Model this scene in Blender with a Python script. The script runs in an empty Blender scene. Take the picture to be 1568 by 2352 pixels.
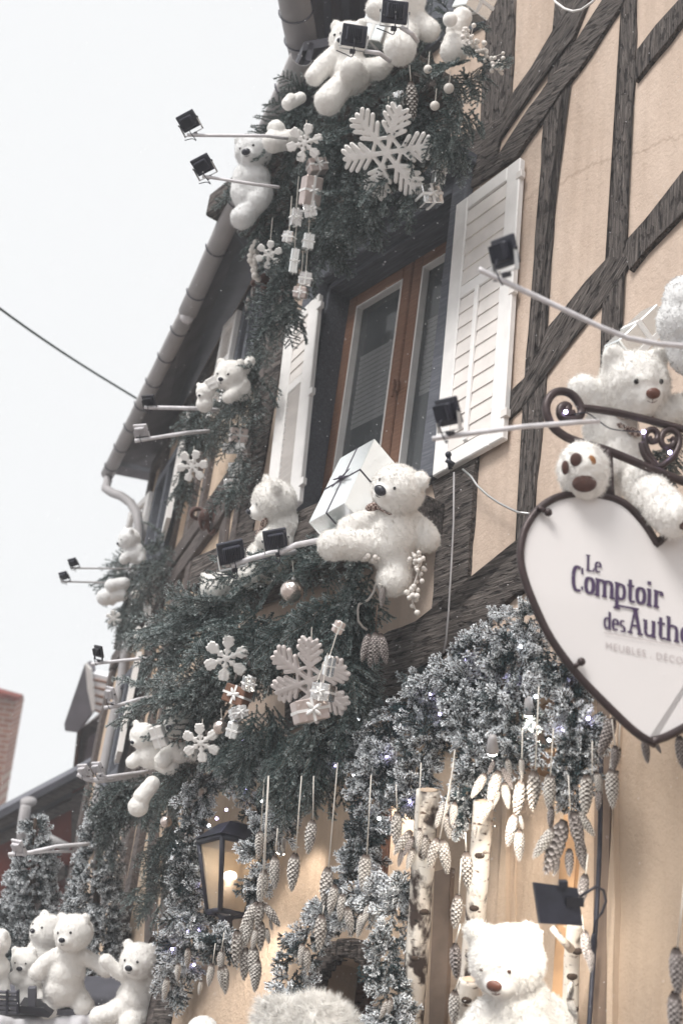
import bpy, bmesh, math, random
import numpy as np
from mathutils import Vector, Matrix, noise
rng = np.random.default_rng(7); random.seed(7)
scene = bpy.context.scene
COL = scene.collection

# ------------------------------------------------------------------ camera
FOC, CX, CY = 3267., 784., 1176.            # focal length and centre for a 1568 x 2352 sheet
_p, _r = math.radians(24.3), math.radians(8)
_u0 = np.array([0, -math.sin(_p), math.cos(_p)]); _r0 = np.array([1., 0, 0])
B = np.array([0, -math.cos(_p), -math.sin(_p)])
R = math.cos(_r)*_r0 + math.sin(_r)*_u0
U = -math.sin(_r)*_r0 + math.cos(_r)*_u0
EYE = np.array([0, 0, 1.6])
cam_d = bpy.data.cameras.new('camera'); cam = bpy.data.objects.new('camera', cam_d); COL.objects.link(cam)
cam_d.sensor_fit = 'VERTICAL'; cam_d.sensor_height = 36; cam_d.lens = 36*FOC/2352
cam_d.clip_start = .1; cam_d.clip_end = 2000
cam.matrix_world = Matrix(((R[0], U[0], B[0], 0), (R[1], U[1], B[1], 0), (R[2], U[2], B[2], 1.6), (0, 0, 0, 1)))
cam_d.dof.use_dof = True; cam_d.dof.focus_distance = 5.7; cam_d.dof.aperture_fstop = 2.4
scene.camera = cam
# ------------------------------------------------------------------ world, sun, exposure
scene.view_settings.view_transform = 'Standard'; scene.view_settings.look = 'None'
scene.view_settings.gamma = 1; scene.view_settings.exposure = 1.12
w = bpy.data.worlds.new('World'); scene.world = w; w.use_nodes = True
nt = w.node_tree; bg = nt.nodes['Background']
sky = nt.nodes.new('ShaderNodeTexSky'); sky.sky_type = 'NISHITA'; sky.sun_disc = False
SUN_EL, SUN_AZ = math.radians(50), math.radians(-140)
sky.sun_elevation = SUN_EL; sky.sun_rotation = SUN_AZ; sky.dust_density = 4; sky.air_density = 1
hs = nt.nodes.new('ShaderNodeHueSaturation'); hs.inputs['Saturation'].default_value = .12
mx = nt.nodes.new('ShaderNodeMix'); mx.data_type = 'RGBA'; mx.inputs[0].default_value = .86
mx.inputs[7].default_value = (4.62, 4.66, 4.70, 1)      # cloud deck: even white veil over the sky model
nt.links.new(sky.outputs[0], hs.inputs['Color']); nt.links.new(hs.outputs[0], mx.inputs[6])
nt.links.new(mx.outputs[2], bg.inputs[0]); bg.inputs[1].default_value = .105
sd = bpy.data.lights.new('sun', 'SUN'); sd.energy = 1.65; sd.angle = math.radians(22); sd.color = (1, .97, .93)
sun = bpy.data.objects.new('sun', sd); COL.objects.link(sun)
sv = Vector((math.sin(SUN_AZ)*math.cos(SUN_EL), math.cos(SUN_AZ)*math.cos(SUN_EL), math.sin(SUN_EL)))
sun.rotation_euler = sv.to_track_quat('Z', 'Y').to_euler(); sun.location = (0, 0, 20)

# ------------------------------------------------------------------ geometry of the place
def ray(x, y): return R*(x-CX)/FOC - U*(y-CY)/FOC - B
def DD(x, y, d): return EYE + ray(x, y)*d
AZN, AZF = math.radians(34.2), math.radians(16)
uN = np.array([math.sin(AZN), -math.cos(AZN), 0]); nN = np.array([-math.cos(AZN), -math.sin(AZN), 0])
q = ray(900, 850); PN = EYE + q*(6/math.hypot(q[0], q[1]))
def isect(x, y, P, n, o=0.):
    q = ray(x, y); return EYE + q*(((P + n*o - EYE) @ n)/(q @ n))
def N_(x, y, o=0.): return isect(x, y, PN, nN, o)          # point of the near facade seen at a sheet position
def dN(x, y, o=0.): return float(-(N_(x, y, o)-EYE) @ B)
def NW(s, h, o=0.): return PN + uN*s + np.array([0, 0, h-PN[2]]) + nN*o
def sN(P): return float((P-PN) @ uN)
KINK = -1.14
PF = NW(KINK, 0); uF = np.array([-math.sin(AZF), math.cos(AZF), 0]); nF = np.array([-math.cos(AZF), -math.sin(AZF), 0])
def F_(x, y, o=0.): return isect(x, y, PF, nF, o)
def dF(x, y, o=0.): return float(-(F_(x, y, o)-EYE) @ B)
def FW(s, h, o=0.): return PF + uF*s + np.array([0, 0, h]) + nF*o
def scr(dx, dy, dz):                                        # direction: sheet right, sheet up, towards the street
    v = R*dx + U*dy + B*dz; return v/np.linalg.norm(v)
def nrm(v): v = np.asarray(v, float); return v/np.linalg.norm(v)

# ------------------------------------------------------------------ materials
def mat(name, col, rough=.7, metal=0., var=.0, vscale=8., bump=0., bscale=60., sheen=0., spec=.5, emit=None, estr=0, detail=4):
    m = bpy.data.materials.new(name); m.use_nodes = True; t = m.node_tree; b = t.nodes['Principled BSDF']
    b.inputs['Base Color'].default_value = (*col, 1); b.inputs['Roughness'].default_value = rough
    b.inputs['Metallic'].default_value = metal; b.inputs['Specular IOR Level'].default_value = spec
    if sheen: b.inputs['Sheen Weight'].default_value = sheen; b.inputs['Sheen Roughness'].default_value = .5
    if emit: b.inputs['Emission Color'].default_value = (*emit, 1); b.inputs['Emission Strength'].default_value = estr
    tc = t.nodes.new('ShaderNodeTexCoord')
    if var:
        n = t.nodes.new('ShaderNodeTexNoise'); n.inputs['Scale'].default_value = vscale; n.inputs['Detail'].default_value = detail
        t.links.new(tc.outputs['Object'], n.inputs['Vector'])
        r = t.nodes.new('ShaderNodeValToRGB'); r.color_ramp.elements[0].position = .3; r.color_ramp.elements[1].position = .7
        r.color_ramp.elements[0].color = (*[c*(1-var) for c in col], 1); r.color_ramp.elements[1].color = (*[min(1, c*(1+var)) for c in col], 1)
        t.links.new(n.outputs[0], r.inputs[0]); t.links.new(r.outputs[0], b.inputs['Base Color'])
    if bump:
        n = t.nodes.new('ShaderNodeTexNoise'); n.inputs['Scale'].default_value = bscale; n.inputs['Detail'].default_value = 5
        t.links.new(tc.outputs['Object'], n.inputs['Vector'])
        k = t.nodes.new('ShaderNodeBump'); k.inputs['Strength'].default_value = bump; k.inputs['Distance'].default_value = .01
        t.links.new(n.outputs[0], k.inputs['Height']); t.links.new(k.outputs[0], b.inputs['Normal'])
    return m
def attr_mix(name, attr, c0, c1, rough=.7, p0=0., p1=1.):
    m = bpy.data.materials.new(name); m.use_nodes = True; t = m.node_tree; b = t.nodes['Principled BSDF']
    a = t.nodes.new('ShaderNodeAttribute'); a.attribute_name = attr
    r = t.nodes.new('ShaderNodeValToRGB'); r.color_ramp.elements[0].color = (*c0, 1); r.color_ramp.elements[1].color = (*c1, 1); r.color_ramp.elements[0].position = p0; r.color_ramp.elements[1].position = p1
    t.links.new(a.outputs['Fac'], r.inputs[0]); t.links.new(r.outputs[0], b.inputs['Base Color'])
    b.inputs['Roughness'].default_value = rough
    return m
def plaster(name, c0, c1, warm=None):
    m = bpy.data.materials.new(name); m.use_nodes = True; t = m.node_tree; b = t.nodes['Principled BSDF']
    tc = t.nodes.new('ShaderNodeTexCoord'); mp = t.nodes.new('ShaderNodeMapping'); mp.inputs['Scale'].default_value = (1, 1, .45)
    t.links.new(tc.outputs['Object'], mp.inputs[0])
    n = t.nodes.new('ShaderNodeTexNoise'); n.inputs['Scale'].default_value = 3.2; n.inputs['Detail'].default_value = 9; n.inputs['Roughness'].default_value = .62
    t.links.new(mp.outputs[0], n.inputs['Vector'])
    r = t.nodes.new('ShaderNodeValToRGB'); e = r.color_ramp.elements; e[0].position = .3; e[1].position = .72; e[0].color = (*c0, 1); e[1].color = (*c1, 1)
    t.links.new(n.outputs[0], r.inputs[0])
    # rain streaks running down the wall
    st = t.nodes.new('ShaderNodeMapping'); st.inputs['Scale'].default_value = (9, 9, .35); t.links.new(tc.outputs['Object'], st.inputs[0])
    sn = t.nodes.new('ShaderNodeTexNoise'); sn.inputs['Scale'].default_value = 2; sn.inputs['Detail'].default_value = 6; t.links.new(st.outputs[0], sn.inputs['Vector'])
    sr = t.nodes.new('ShaderNodeValToRGB'); sr.color_ramp.elements[0].position = .42; sr.color_ramp.elements[1].position = .7
    sr.color_ramp.elements[0].color = (1, 1, 1, 1); sr.color_ramp.elements[1].color = (.88, .87, .86, 1); t.links.new(sn.outputs[0], sr.inputs[0])
    mm = t.nodes.new('ShaderNodeMix'); mm.data_type = 'RGBA'; mm.blend_type = 'MULTIPLY'; mm.inputs[0].default_value = 1
    t.links.new(r.outputs[0], mm.inputs[6]); t.links.new(sr.outputs[0], mm.inputs[7]); t.links.new(mm.outputs[2], b.inputs['Base Color'])
    b.inputs['Roughness'].default_value = .95; b.inputs['Specular IOR Level'].default_value = .2
    vc = t.nodes.new('ShaderNodeTexVoronoi'); vc.feature = 'DISTANCE_TO_EDGE'; vc.inputs['Scale'].default_value = .42; dn = t.nodes.new('ShaderNodeMix'); dn.data_type = 'RGBA'; dn.inputs[0].default_value = .3
    t.links.new(tc.outputs['Object'], dn.inputs[6]); t.links.new(n.outputs[1], dn.inputs[7]); t.links.new(dn.outputs[2], vc.inputs['Vector'])
    cr_ = t.nodes.new('ShaderNodeValToRGB'); cr_.color_ramp.elements[0].position = .0; cr_.color_ramp.elements[1].position = .0022; cr_.color_ramp.elements[0].color = (.55, .5, .46, 1); cr_.color_ramp.elements[1].color = (1, 1, 1, 1); t.links.new(vc.outputs[0], cr_.inputs[0])
    mc = t.nodes.new('ShaderNodeMix'); mc.data_type = 'RGBA'; mc.blend_type = 'MULTIPLY'; mc.inputs[0].default_value = .45; t.links.new(mm.outputs[2], mc.inputs[6]); t.links.new(cr_.outputs[0], mc.inputs[7]); t.links.new(mc.outputs[2], b.inputs['Base Color'])
    f = t.nodes.new('ShaderNodeTexNoise'); f.inputs['Scale'].default_value = 45; f.inputs['Detail'].default_value = 8; f.inputs['Roughness'].default_value = .7
    t.links.new(tc.outputs['Object'], f.inputs['Vector'])
    ad = t.nodes.new('ShaderNodeMath'); ad.operation = 'MULTIPLY_ADD'; ad.inputs[1].default_value = 6; t.links.new(n.outputs[0], ad.inputs[0]); t.links.new(f.outputs[0], ad.inputs[2])
    k = t.nodes.new('ShaderNodeBump'); k.inputs['Strength'].default_value = .55; k.inputs['Distance'].default_value = .012
    t.links.new(ad.outputs[0], k.inputs['Height']); t.links.new(k.outputs[0], b.inputs['Normal'])
    return m
def timber(name, dark, light, chips=.8):
    """weathered oak: grain runs along the beam by way of a per-vertex 'grain' coordinate"""
    m = bpy.data.materials.new(name); m.use_nodes = True; t = m.node_tree; b = t.nodes['Principled BSDF']
    a = t.nodes.new('ShaderNodeAttribute'); a.attribute_name = 'grain'
    mp = t.nodes.new('ShaderNodeMapping'); mp.inputs['Scale'].default_value = (2.6, 44, 44); t.links.new(a.outputs['Vector'], mp.inputs[0])
    n = t.nodes.new('ShaderNodeTexNoise'); n.inputs['Scale'].default_value = 2.4; n.inputs['Detail'].default_value = 7; n.inputs['Roughness'].default_value = .7; n.inputs['Distortion'].default_value = .3
    t.links.new(mp.outputs[0], n.inputs['Vector'])
    r = t.nodes.new('ShaderNodeValToRGB'); e = r.color_ramp.elements; e[0].position = .36; e[0].color = (*dark, 1); e[1].position = .74; e[1].color = (*light, 1)
    g = e.new(.55); g.color = (*[(x*1.6+y*.8)/2.4 for x, y in zip(dark, light)], 1)
    t.links.new(n.outputs[0], r.inputs[0])
    # axe marks / chips across the grain
    m2 = t.nodes.new('ShaderNodeMapping'); m2.inputs['Scale'].default_value = (14, 40, 40); t.links.new(a.outputs['Vector'], m2.inputs[0])
    v = t.nodes.new('ShaderNodeTexNoise'); v.inputs['Scale'].default_value = 1.; v.inputs['Detail'].default_value = 2; t.links.new(m2.outputs[0], v.inputs['Vector'])
    vr = t.nodes.new('ShaderNodeValToRGB'); vr.color_ramp.elements[0].position = .35; vr.color_ramp.elements[1].position = .47
    vr.color_ramp.elements[0].color = (.22, .2, .2, 1); vr.color_ramp.elements[1].color = (1, 1, 1, 1); t.links.new(v.outputs[0], vr.inputs[0])
    mm = t.nodes.new('ShaderNodeMix'); mm.data_type = 'RGBA'; mm.blend_type = 'MULTIPLY'; mm.inputs[0].default_value = chips
    t.links.new(r.outputs[0], mm.inputs[6]); t.links.new(vr.outputs[0], mm.inputs[7]); t.links.new(mm.outputs[2], b.inputs['Base Color'])
    b.inputs['Roughness'].default_value = .85; b.inputs['Specular IOR Level'].default_value = .25
    ad = t.nodes.new('ShaderNodeMath'); ad.operation = 'MULTIPLY_ADD'; ad.inputs[1].default_value = 1.3; t.links.new(n.outputs[0], ad.inputs[0]); t.links.new(vr.outputs[0], ad.inputs[2])
    k = t.nodes.new('ShaderNodeBump'); k.inputs['Strength'].default_value = min(1, .25+chips); k.inputs['Distance'].default_value = .003+.016*chips
    t.links.new(ad.outputs[0], k.inputs['Height']); t.links.new(k.outputs[0], b.inputs['Normal'])
    return m

M = dict(
 plaster=plaster('plaster', (.50, .39, .315), (.60, .485, .405)),
 plaster_low=plaster('plaster_low', (.45, .345, .26), (.54, .425, .33)),
 plaster_pale=plaster('plaster_pale', (.52, .40, .30), (.62, .49, .38)),
 oak=timber('oak', (.030, .024, .023), (.33, .285, .26), .85),
 oak_far=timber('oak_far', (.06, .05, .048), (.24, .20, .185), .4),
 frame_grey=timber('frame_grey', (.075, .08, .095), (.19, .195, .225), .0),
 brown=timber('brown', (.19, .10, .066), (.34, .195, .135), .0),
 white_paint=mat('white_paint', (.80, .78, .765), .5, var=.05, vscale=14, bump=.12, bscale=25),
 white_slat=mat('white_slat', (.72, .68, .65), .6, var=.09, vscale=9, bump=.1, bscale=25),
 glass=mat('glass', (.012, .016, .02), .04, var=0, spec=.8),
 blind=mat('blind', (.9, .9, .9), .6),
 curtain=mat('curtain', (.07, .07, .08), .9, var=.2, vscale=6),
 dark=mat('dark', (.012, .014, .018), .8),
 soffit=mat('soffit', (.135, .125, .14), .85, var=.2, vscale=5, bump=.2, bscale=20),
 zinc=mat('zinc', (.34, .325, .33), .6, .0, var=.12, vscale=6, bump=.1),
 post_brown=mat('post_brown', (.20, .145, .11), .8, var=.3, vscale=5, bump=.3, bscale=20), zinc_dark=mat('zinc_dark', (.10, .10, .12), .6, .1, var=.2, vscale=6),
 fur=mat('fur', (.84, .82, .79), .95, var=.03, vscale=14, bump=.22, bscale=90, sheen=.5, spec=.1),
 fur_cool=mat('fur_cool', (.74, .74, .74), .95, var=.04, vscale=14, bump=.25, bscale=60, sheen=.4, spec=.1),
 nose=mat('nose', (.02, .02, .03), .35), nose_brown=mat('nose_brown', (.12, .045, .03), .4),
 eye=mat('eye', (.008, .006, .006), .1), amber=mat('amber', (.06, .02, .008), .12),
 pad=mat('pad', (.075, .03, .022), .8, var=.2, vscale=60, sheen=.3), pad_light=mat('pad_light', (.3, .13, .04), .7),
 metal_black=mat('metal_black', (.032, .033, .048), .45, .2, var=.3, vscale=20), metal_dark=mat('metal_dark', (.05, .05, .06), .4, .6),
 lens=mat('lens', (.10, .11, .17), .12, .3, spec=.8), steel=mat('steel', (.55, .55, .55), .35, .8), arm=mat('arm', (.62, .60, .62), .5, .1, var=.12, vscale=30, bump=.3, bscale=40),
 iron=mat('iron', (.040, .024, .024), .38, .3, var=.3, vscale=25, bump=.15),
 sign=mat('sign', (.73, .70, .695), .42, var=.02, vscale=3), ink=mat('ink', (.055, .030, .085), .6), ink_faint=mat('ink_faint', (.50, .45, .45), .6), ink_grey=mat('ink_grey', (.33, .30, .36), .6),
 berry=mat('berry', (.70, .66, .62), .5, var=.08, vscale=60), twig_white=mat('twig_white', (.62, .58, .55), .7, var=.1),
 twig=mat('twig', (.05, .032, .022), .9), string=mat('string', (.78, .74, .68), .8), string_dark=mat('string_dark', (.10, .06, .04), .8),
 silver=mat('silver', (.80, .80, .80), .16, 1, bump=.9, bscale=14), mirror=mat('mirror', (.92, .95, .95), .22, .75, bump=.15, bscale=6), rose=mat('rose', (.60, .51, .48), .3, .7, bump=.8, bscale=16),
 satin=mat('satin', (.74, .72, .70), .4, var=.05), ribbon=mat('ribbon', (.80, .79, .78), .4), kraft=mat('kraft', (.16, .075, .045), .6, var=.15), ribbon_dark=mat('ribbon_dark', (.04, .03, .05), .6),
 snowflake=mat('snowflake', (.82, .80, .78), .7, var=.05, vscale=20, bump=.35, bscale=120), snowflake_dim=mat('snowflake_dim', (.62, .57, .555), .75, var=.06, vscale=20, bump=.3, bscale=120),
 glitter=mat('glitter', (.75, .65, .6), .15, .9, bump=.9, bscale=30),
 cloth=mat('cloth', (.72, .71, .74), .85, var=.04, vscale=4, bump=.3, bscale=8),
 brick=None, tile=None,
 red_wall=mat('red_wall', (.16, .03, .018), .9, var=.35, vscale=4, bump=.3, bscale=14),
 snow=mat('snow', (.86, .86, .88), .6, bump=.3, bscale=20),
 orange=mat('orange', (.50, .30, .16), .6, var=.15, vscale=9), door=timber('door', (.05, .022, .014), (.14, .065, .04)),
 lamp_glass=None, cable=mat('cable', (.05, .07, .065), .6),
 bulb=mat('bulb', (.8, .8, 1), .3, emit=(.62, .55, 1), estr=7), bulb_white=mat('bulb_white', (1, 1, 1), .3, emit=(.9, .95, 1), estr=6), tube=mat('tube', (1, 1, .95), .3, emit=(1, .97, .86), estr=14),
 flame=mat('flame', (1, 1, 1), .3, emit=(1, .93, .8), estr=6), paving=mat('paving', (.22, .2, .19), .85, var=.25, vscale=3, bump=.4, bscale=9),
 ceiling=mat('ceiling', (.32, .22, .14), .8, var=.1))
m = bpy.data.materials.new('fir'); m = attr_mix('fir', 'frost', (.028, .066, .064), (.64, .70, .70), .6, .06, .85); M['fir'] = m
M['frosted'] = attr_mix('frosted', 'frost', (.022, .052, .060), (.87, .90, .93), .75, .30, .72)
M['cone'] = attr_mix('cone', 'frost', (.075, .052, .042), (.80, .76, .71), .8)
M['cone_dark'] = attr_mix('cone_dark', 'frost', (.045, .03, .026), (.52, .47, .45), .8)
def brickmat(name, c1, c2, mortar, scale, rowh, width):
    m = bpy.data.materials.new(name); m.use_nodes = True; t = m.node_tree; b = t.nodes['Principled BSDF']
    a = t.nodes.new('ShaderNodeAttribute'); a.attribute_name = 'grain'
    k = t.nodes.new('ShaderNodeTexBrick'); k.inputs['Color1'].default_value = (*c1, 1); k.inputs['Color2'].default_value = (*c2, 1); k.inputs['Mortar'].default_value = (*mortar, 1)
    k.inputs['Scale'].default_value = scale; k.inputs['Mortar Size'].default_value = .012; k.inputs['Row Height'].default_value = rowh; k.inputs['Brick Width'].default_value = width; k.inputs['Bias'].default_value = 0
    t.links.new(a.outputs['Vector'], k.inputs['Vector']); t.links.new(k.outputs[0], b.inputs['Base Color']); b.inputs['Roughness'].default_value = .9
    bp = t.nodes.new('ShaderNodeBump'); bp.inputs['Distance'].default_value = .01; bp.inputs['Strength'].default_value = .6; bp.invert = True
    t.links.new(k.outputs[1], bp.inputs['Height']); t.links.new(bp.outputs[0], b.inputs['Normal']); return m
M['brick'] = brickmat('brick', (.27, .105, .07), (.36, .16, .11), (.42, .33, .28), 1, .075, .22)
def birchmat(name, dark_amount):
    m = bpy.data.materials.new(name); m.use_nodes = True; t = m.node_tree; b = t.nodes['Principled BSDF']
    a = t.nodes.new('ShaderNodeAttribute'); a.attribute_name = 'grain'
    def nz(sc, scale, det=4):
        mp = t.nodes.new('ShaderNodeMapping'); mp.inputs['Scale'].default_value = sc; t.links.new(a.outputs['Vector'], mp.inputs[0])
        n = t.nodes.new('ShaderNodeTexNoise'); n.inputs['Scale'].default_value = scale; n.inputs['Detail'].default_value = det; t.links.new(mp.outputs[0], n.inputs['Vector']); return n
    def ramp(n, p0, c0, p1, c1):
        r = t.nodes.new('ShaderNodeValToRGB'); e = r.color_ramp.elements; e[0].position = p0; e[0].color = (*c0, 1); e[1].position = p1; e[1].color = (*c1, 1); t.links.new(n.outputs[0], r.inputs[0]); return r
    base = ramp(nz((1, 1, 1), 6), .3, (.62, .54, .46), .7, (.76, .72, .66))
    spots = ramp(nz((75, 30, 30), 1, 3), .30, (.16, .10, .07), .40, (1, 1, 1))     # lenticels, short dashes around the trunk
    scars = ramp(nz((9, 14, 14), 1.4, 9), .43-dark_amount, (.06, .04, .035), .55-dark_amount, (1, 1, 1))
    m1 = t.nodes.new('ShaderNodeMix'); m1.data_type = 'RGBA'; m1.blend_type = 'MULTIPLY'; m1.inputs[0].default_value = 1
    m2 = t.nodes.new('ShaderNodeMix'); m2.data_type = 'RGBA'; m2.blend_type = 'MULTIPLY'; m2.inputs[0].default_value = 1
    t.links.new(base.outputs[0], m1.inputs[6]); t.links.new(spots.outputs[0], m1.inputs[7]); t.links.new(m1.outputs[2], m2.inputs[6]); t.links.new(scars.outputs[0], m2.inputs[7])
    t.links.new(m2.outputs[2], b.inputs['Base Color']); b.inputs['Roughness'].default_value = .7
    k = t.nodes.new('ShaderNodeBump'); k.inputs['Strength'].default_value = .6; k.inputs['Distance'].default_value = .01; t.links.new(scars.outputs[0], k.inputs['Height']); t.links.new(k.outputs[0], b.inputs['Normal'])
    return m
M['birch'] = birchmat('birch', .10); M['birch_dark'] = birchmat('birch_dark', .025)
def gingham():
    m = bpy.data.materials.new('gingham'); m.use_nodes = True; t = m.node_tree; b = t.nodes['Principled BSDF']
    tc = t.nodes.new('ShaderNodeTexCoord'); c = t.nodes.new('ShaderNodeTexChecker'); c.inputs['Scale'].default_value = 110
    c.inputs['Color1'].default_value = (.45, .36, .32, 1); c.inputs['Color2'].default_value = (.10, .055, .045, 1)
    t.links.new(tc.outputs['Object'], c.inputs['Vector']); t.links.new(c.outputs[0], b.inputs['Base Color']); b.inputs['Roughness'].default_value = .9; return m
M['gingham'] = gingham()
def glassy(name, col, alpha, rough=.08, emit=None, es=0):
    m = bpy.data.materials.new(name); m.use_nodes = True; t = m.node_tree; b = t.nodes['Principled BSDF']
    b.inputs['Base Color'].default_value = (*col, 1); b.inputs['Roughness'].default_value = rough; b.inputs['Alpha'].default_value = alpha
    if emit: b.inputs['Emission Color'].default_value = (*emit, 1); b.inputs['Emission Strength'].default_value = es
    return m
M['window_glass'] = glassy('window_glass', (.15, .16, .17), .40, .04)
M['lamp_glass'] = glassy('lamp_glass', (.55, .45, .34), .5, .3)
M['clear'] = glassy('clear', (.9, .85, .8), .3, .05)

# ------------------------------------------------------------------ object helpers
def link(o, parent=None):
    COL.objects.link(o)
    if parent is not None: o.parent = parent
    return o
def thing(name, label, cat, loc, group=None):
    o = bpy.data.objects.new(name, None); link(o); o.location = [float(c) for c in loc]; o.empty_display_size = .1
    o['label'] = label; o['category'] = cat
    if group: o['group'] = group
    return o
def wloc(o):
    v = Vector(o.location)
    while o.parent is not None: o = o.parent; v += Vector(o.location)
    return v
def mesh_obj(name, V, Fc, m, parent=None, smooth=False, attrs=None, label=None):
    """V are world coordinates; children of an Empty are stored relative to it"""
    V = np.asarray(V, np.float32).reshape(-1, 3)
    off = np.array(wloc(parent)) if parent is not None else np.zeros(3)
    me = bpy.data.meshes.new(name)
    if isinstance(Fc, np.ndarray):
        k = Fc.shape[1]; nf = len(Fc)
        me.vertices.add(len(V)); me.vertices.foreach_set('co', (V-off).astype(np.float32).ravel())
        me.loops.add(nf*k); me.loops.foreach_set('vertex_index', Fc.astype(np.int32).ravel())
        me.polygons.add(nf); me.polygons.foreach_set('loop_start', np.arange(0, nf*k, k, dtype=np.int32))
        if smooth: me.polygons.foreach_set('use_smooth', np.ones(nf, bool))
        me.update(calc_edges=True)
    else:
        me.from_pydata((V-off).tolist(), [], [list(f) for f in Fc]); me.update()
        if smooth: me.polygons.foreach_set('use_smooth', [True]*len(me.polygons))
    if attrs:
        for k, a in attrs.items():
            a = np.asarray(a, np.float32)
            if a.ndim == 1: at = me.attributes.new(k, 'FLOAT', 'POINT'); at.data.foreach_set('value', a)
            else: at = me.attributes.new(k, 'FLOAT_VECTOR', 'POINT'); at.data.foreach_set('vector', a.ravel())
    me.materials.append(m if not isinstance(m, str) else M[m])
    o = bpy.data.objects.new(name, me); link(o, parent)
    if label: o['label'] = label
    return o
def setlab(o, label, cat, group=None, kind=None):
    if label: o['label'] = label
    if cat: o['category'] = cat
    if group: o['group'] = group
    if kind: o['kind'] = kind
    return o

class MB:
    """collects shapes in world space, linked as one mesh"""
    def __init__(s): s.v = []; s.f = []; s.g = []; s.n = 0
    def add(s, V, Fc, G=None):
        V = np.asarray(V, float).reshape(-1, 3); s.v.append(V); s.f += [[i+s.n for i in f] for f in Fc]; s.n += len(V)
        s.g.append(np.asarray(G, float) if G is not None else V.copy()); return s
    def box(s, c, ax, ay, az, bevel=0.):
        """c centre; half-axis vectors"""
        c, ax, ay, az = [np.asarray(k, float) for k in (c, ax, ay, az)]
        L = [np.linalg.norm(k) for k in (ax, ay, az)]
        if bevel <= 0 or bevel >= min(L)*.9:
            V = [c+i*ax+j*ay+k*az for i in (-1, 1) for j in (-1, 1) for k in (-1, 1)]
            G = [(i*L[0], j*L[1], k*L[2]) for i in (-1, 1) for j in (-1, 1) for k in (-1, 1)]
            Fc = [(0, 1, 3, 2), (4, 6, 7, 5), (0, 4, 5, 1), (2, 3, 7, 6), (0, 2, 6, 4), (1, 5, 7, 3)]
        else:
            V = []; G = []; idx = {}
            t = [1-bevel/l for l in L]
            for i in (-1, 1):
                for j in (-1, 1):
                    for k in (-1, 1):
                        for a in range(3):
                            co = [i*t[0], j*t[1], k*t[2]]; co[a] = (i, j, k)[a]
                            idx[(i, j, k, a)] = len(V); V.append(c+co[0]*ax+co[1]*ay+co[2]*az); G.append((co[0]*L[0], co[1]*L[1], co[2]*L[2]))
            Fc = []
            for a in range(3):
                b1, b2 = [x for x in range(3) if x != a]
                for sg in (-1, 1):
                    q = []
                    for (p, r) in ((-1, -1), (1, -1), (1, 1), (-1, 1)):
                        key = [0, 0, 0]; key[a] = sg; key[b1] = p; key[b2] = r; q.append(idx[(*key, a)])
                    Fc.append(q)
            for a in range(3):
                b1, b2 = [x for x in range(3) if x != a]
                for p in (-1, 1):
                    for r in (-1, 1):
                        k1 = [0, 0, 0]; k1[a] = -1; k1[b1] = p; k1[b2] = r; k2 = list(k1); k2[a] = 1
                        Fc.append([idx[(*k1, b1)], idx[(*k2, b1)], idx[(*k2, b2)], idx[(*k1, b2)]])
            for i in (-1, 1):
                for j in (-1, 1):
                    for k in (-1, 1): Fc.append([idx[(i, j, k, a)] for a in range(3)])
        off = (random.random()*9 if s.n else 0)
        return s.add(V, Fc, np.array(G)+[off, off*.3, 0])
    def span(s, a, b, wv, hv):
        """box from a to b with half width/height vectors"""
        a, b = np.asarray(a, float), np.asarray(b, float); return s.box((a+b)/2, (b-a)/2, wv, hv)
    def tube(s, pts, r, n=8, cap=True):
        pts = [np.asarray(p, float) for p in pts]; m = len(pts); rr = r if hasattr(r, '__len__') else [r]*m
        V = []; G = []; L = 0.; up = None
        for i, p in enumerate(pts):
            t = nrm(pts[min(i+1, m-1)]-pts[max(i-1, 0)])
            if up is None:
                up = np.array([0, 0, 1.]) if abs(t[2]) < .9 else np.array([1., 0, 0])
            up = up - t*(up@t); up = nrm(up); sd_ = np.cross(t, up)
            if i: L += np.linalg.norm(p-pts[i-1])
            for k in range(n):
                a = 2*math.pi*k/n; d = up*math.cos(a)+sd_*math.sin(a); V.append(p+d*rr[i]); G.append((L, math.cos(a)*rr[i], math.sin(a)*rr[i]))
        Fc = [[i*n+k, i*n+(k+1) % n, (i+1)*n+(k+1) % n, (i+1)*n+k] for i in range(m-1) for k in range(n)]
        if cap: Fc += [list(range(n-1, -1, -1)), [(m-1)*n+k for k in range(n)]]
        return s.add(V, Fc, G)
    def ell(s, c, ax, ay, az, n=12, m=8):
        c, ax, ay, az = [np.asarray(k, float) for k in (c, ax, ay, az)]; V = [c+az]; Fc = []
        for i in range(1, m):
            th = math.pi*i/m
            for k in range(n):
                a = 2*math.pi*k/n; V.append(c+ax*math.sin(th)*math.cos(a)+ay*math.sin(th)*math.sin(a)+az*math.cos(th))
        V.append(c-az); e = len(V)-1
        for k in range(n): Fc.append([0, 1+k, 1+(k+1) % n]); Fc.append([e, 1+(m-2)*n+(k+1) % n, 1+(m-2)*n+k])
        for i in range(m-2):
            for k in range(n): Fc.append([1+i*n+k, 1+(i+1)*n+k, 1+(i+1)*n+(k+1) % n, 1+i*n+(k+1) % n])
        return s.add(V, Fc)
    def ball(s, c, r, n=12, m=8): return s.ell(c, (r, 0, 0), (0, r, 0), (0, 0, r), n, m)
    def prism(s, front, nv, G=None):
        """polygon of world points pushed back along -nv"""
        f = [np.asarray(p, float) for p in front]; n = len(f); nv = np.asarray(nv, float)
        V = f+[p-nv for p in f]; Fc = [list(range(n)), list(range(2*n-1, n-1, -1))]+[[(i+1) % n, i, n+i, n+(i+1) % n] for i in range(n)]
        return s.add(V, Fc, None if G is None else list(G)+[np.asarray(g)+[0, 0, .03] for g in G])
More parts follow.
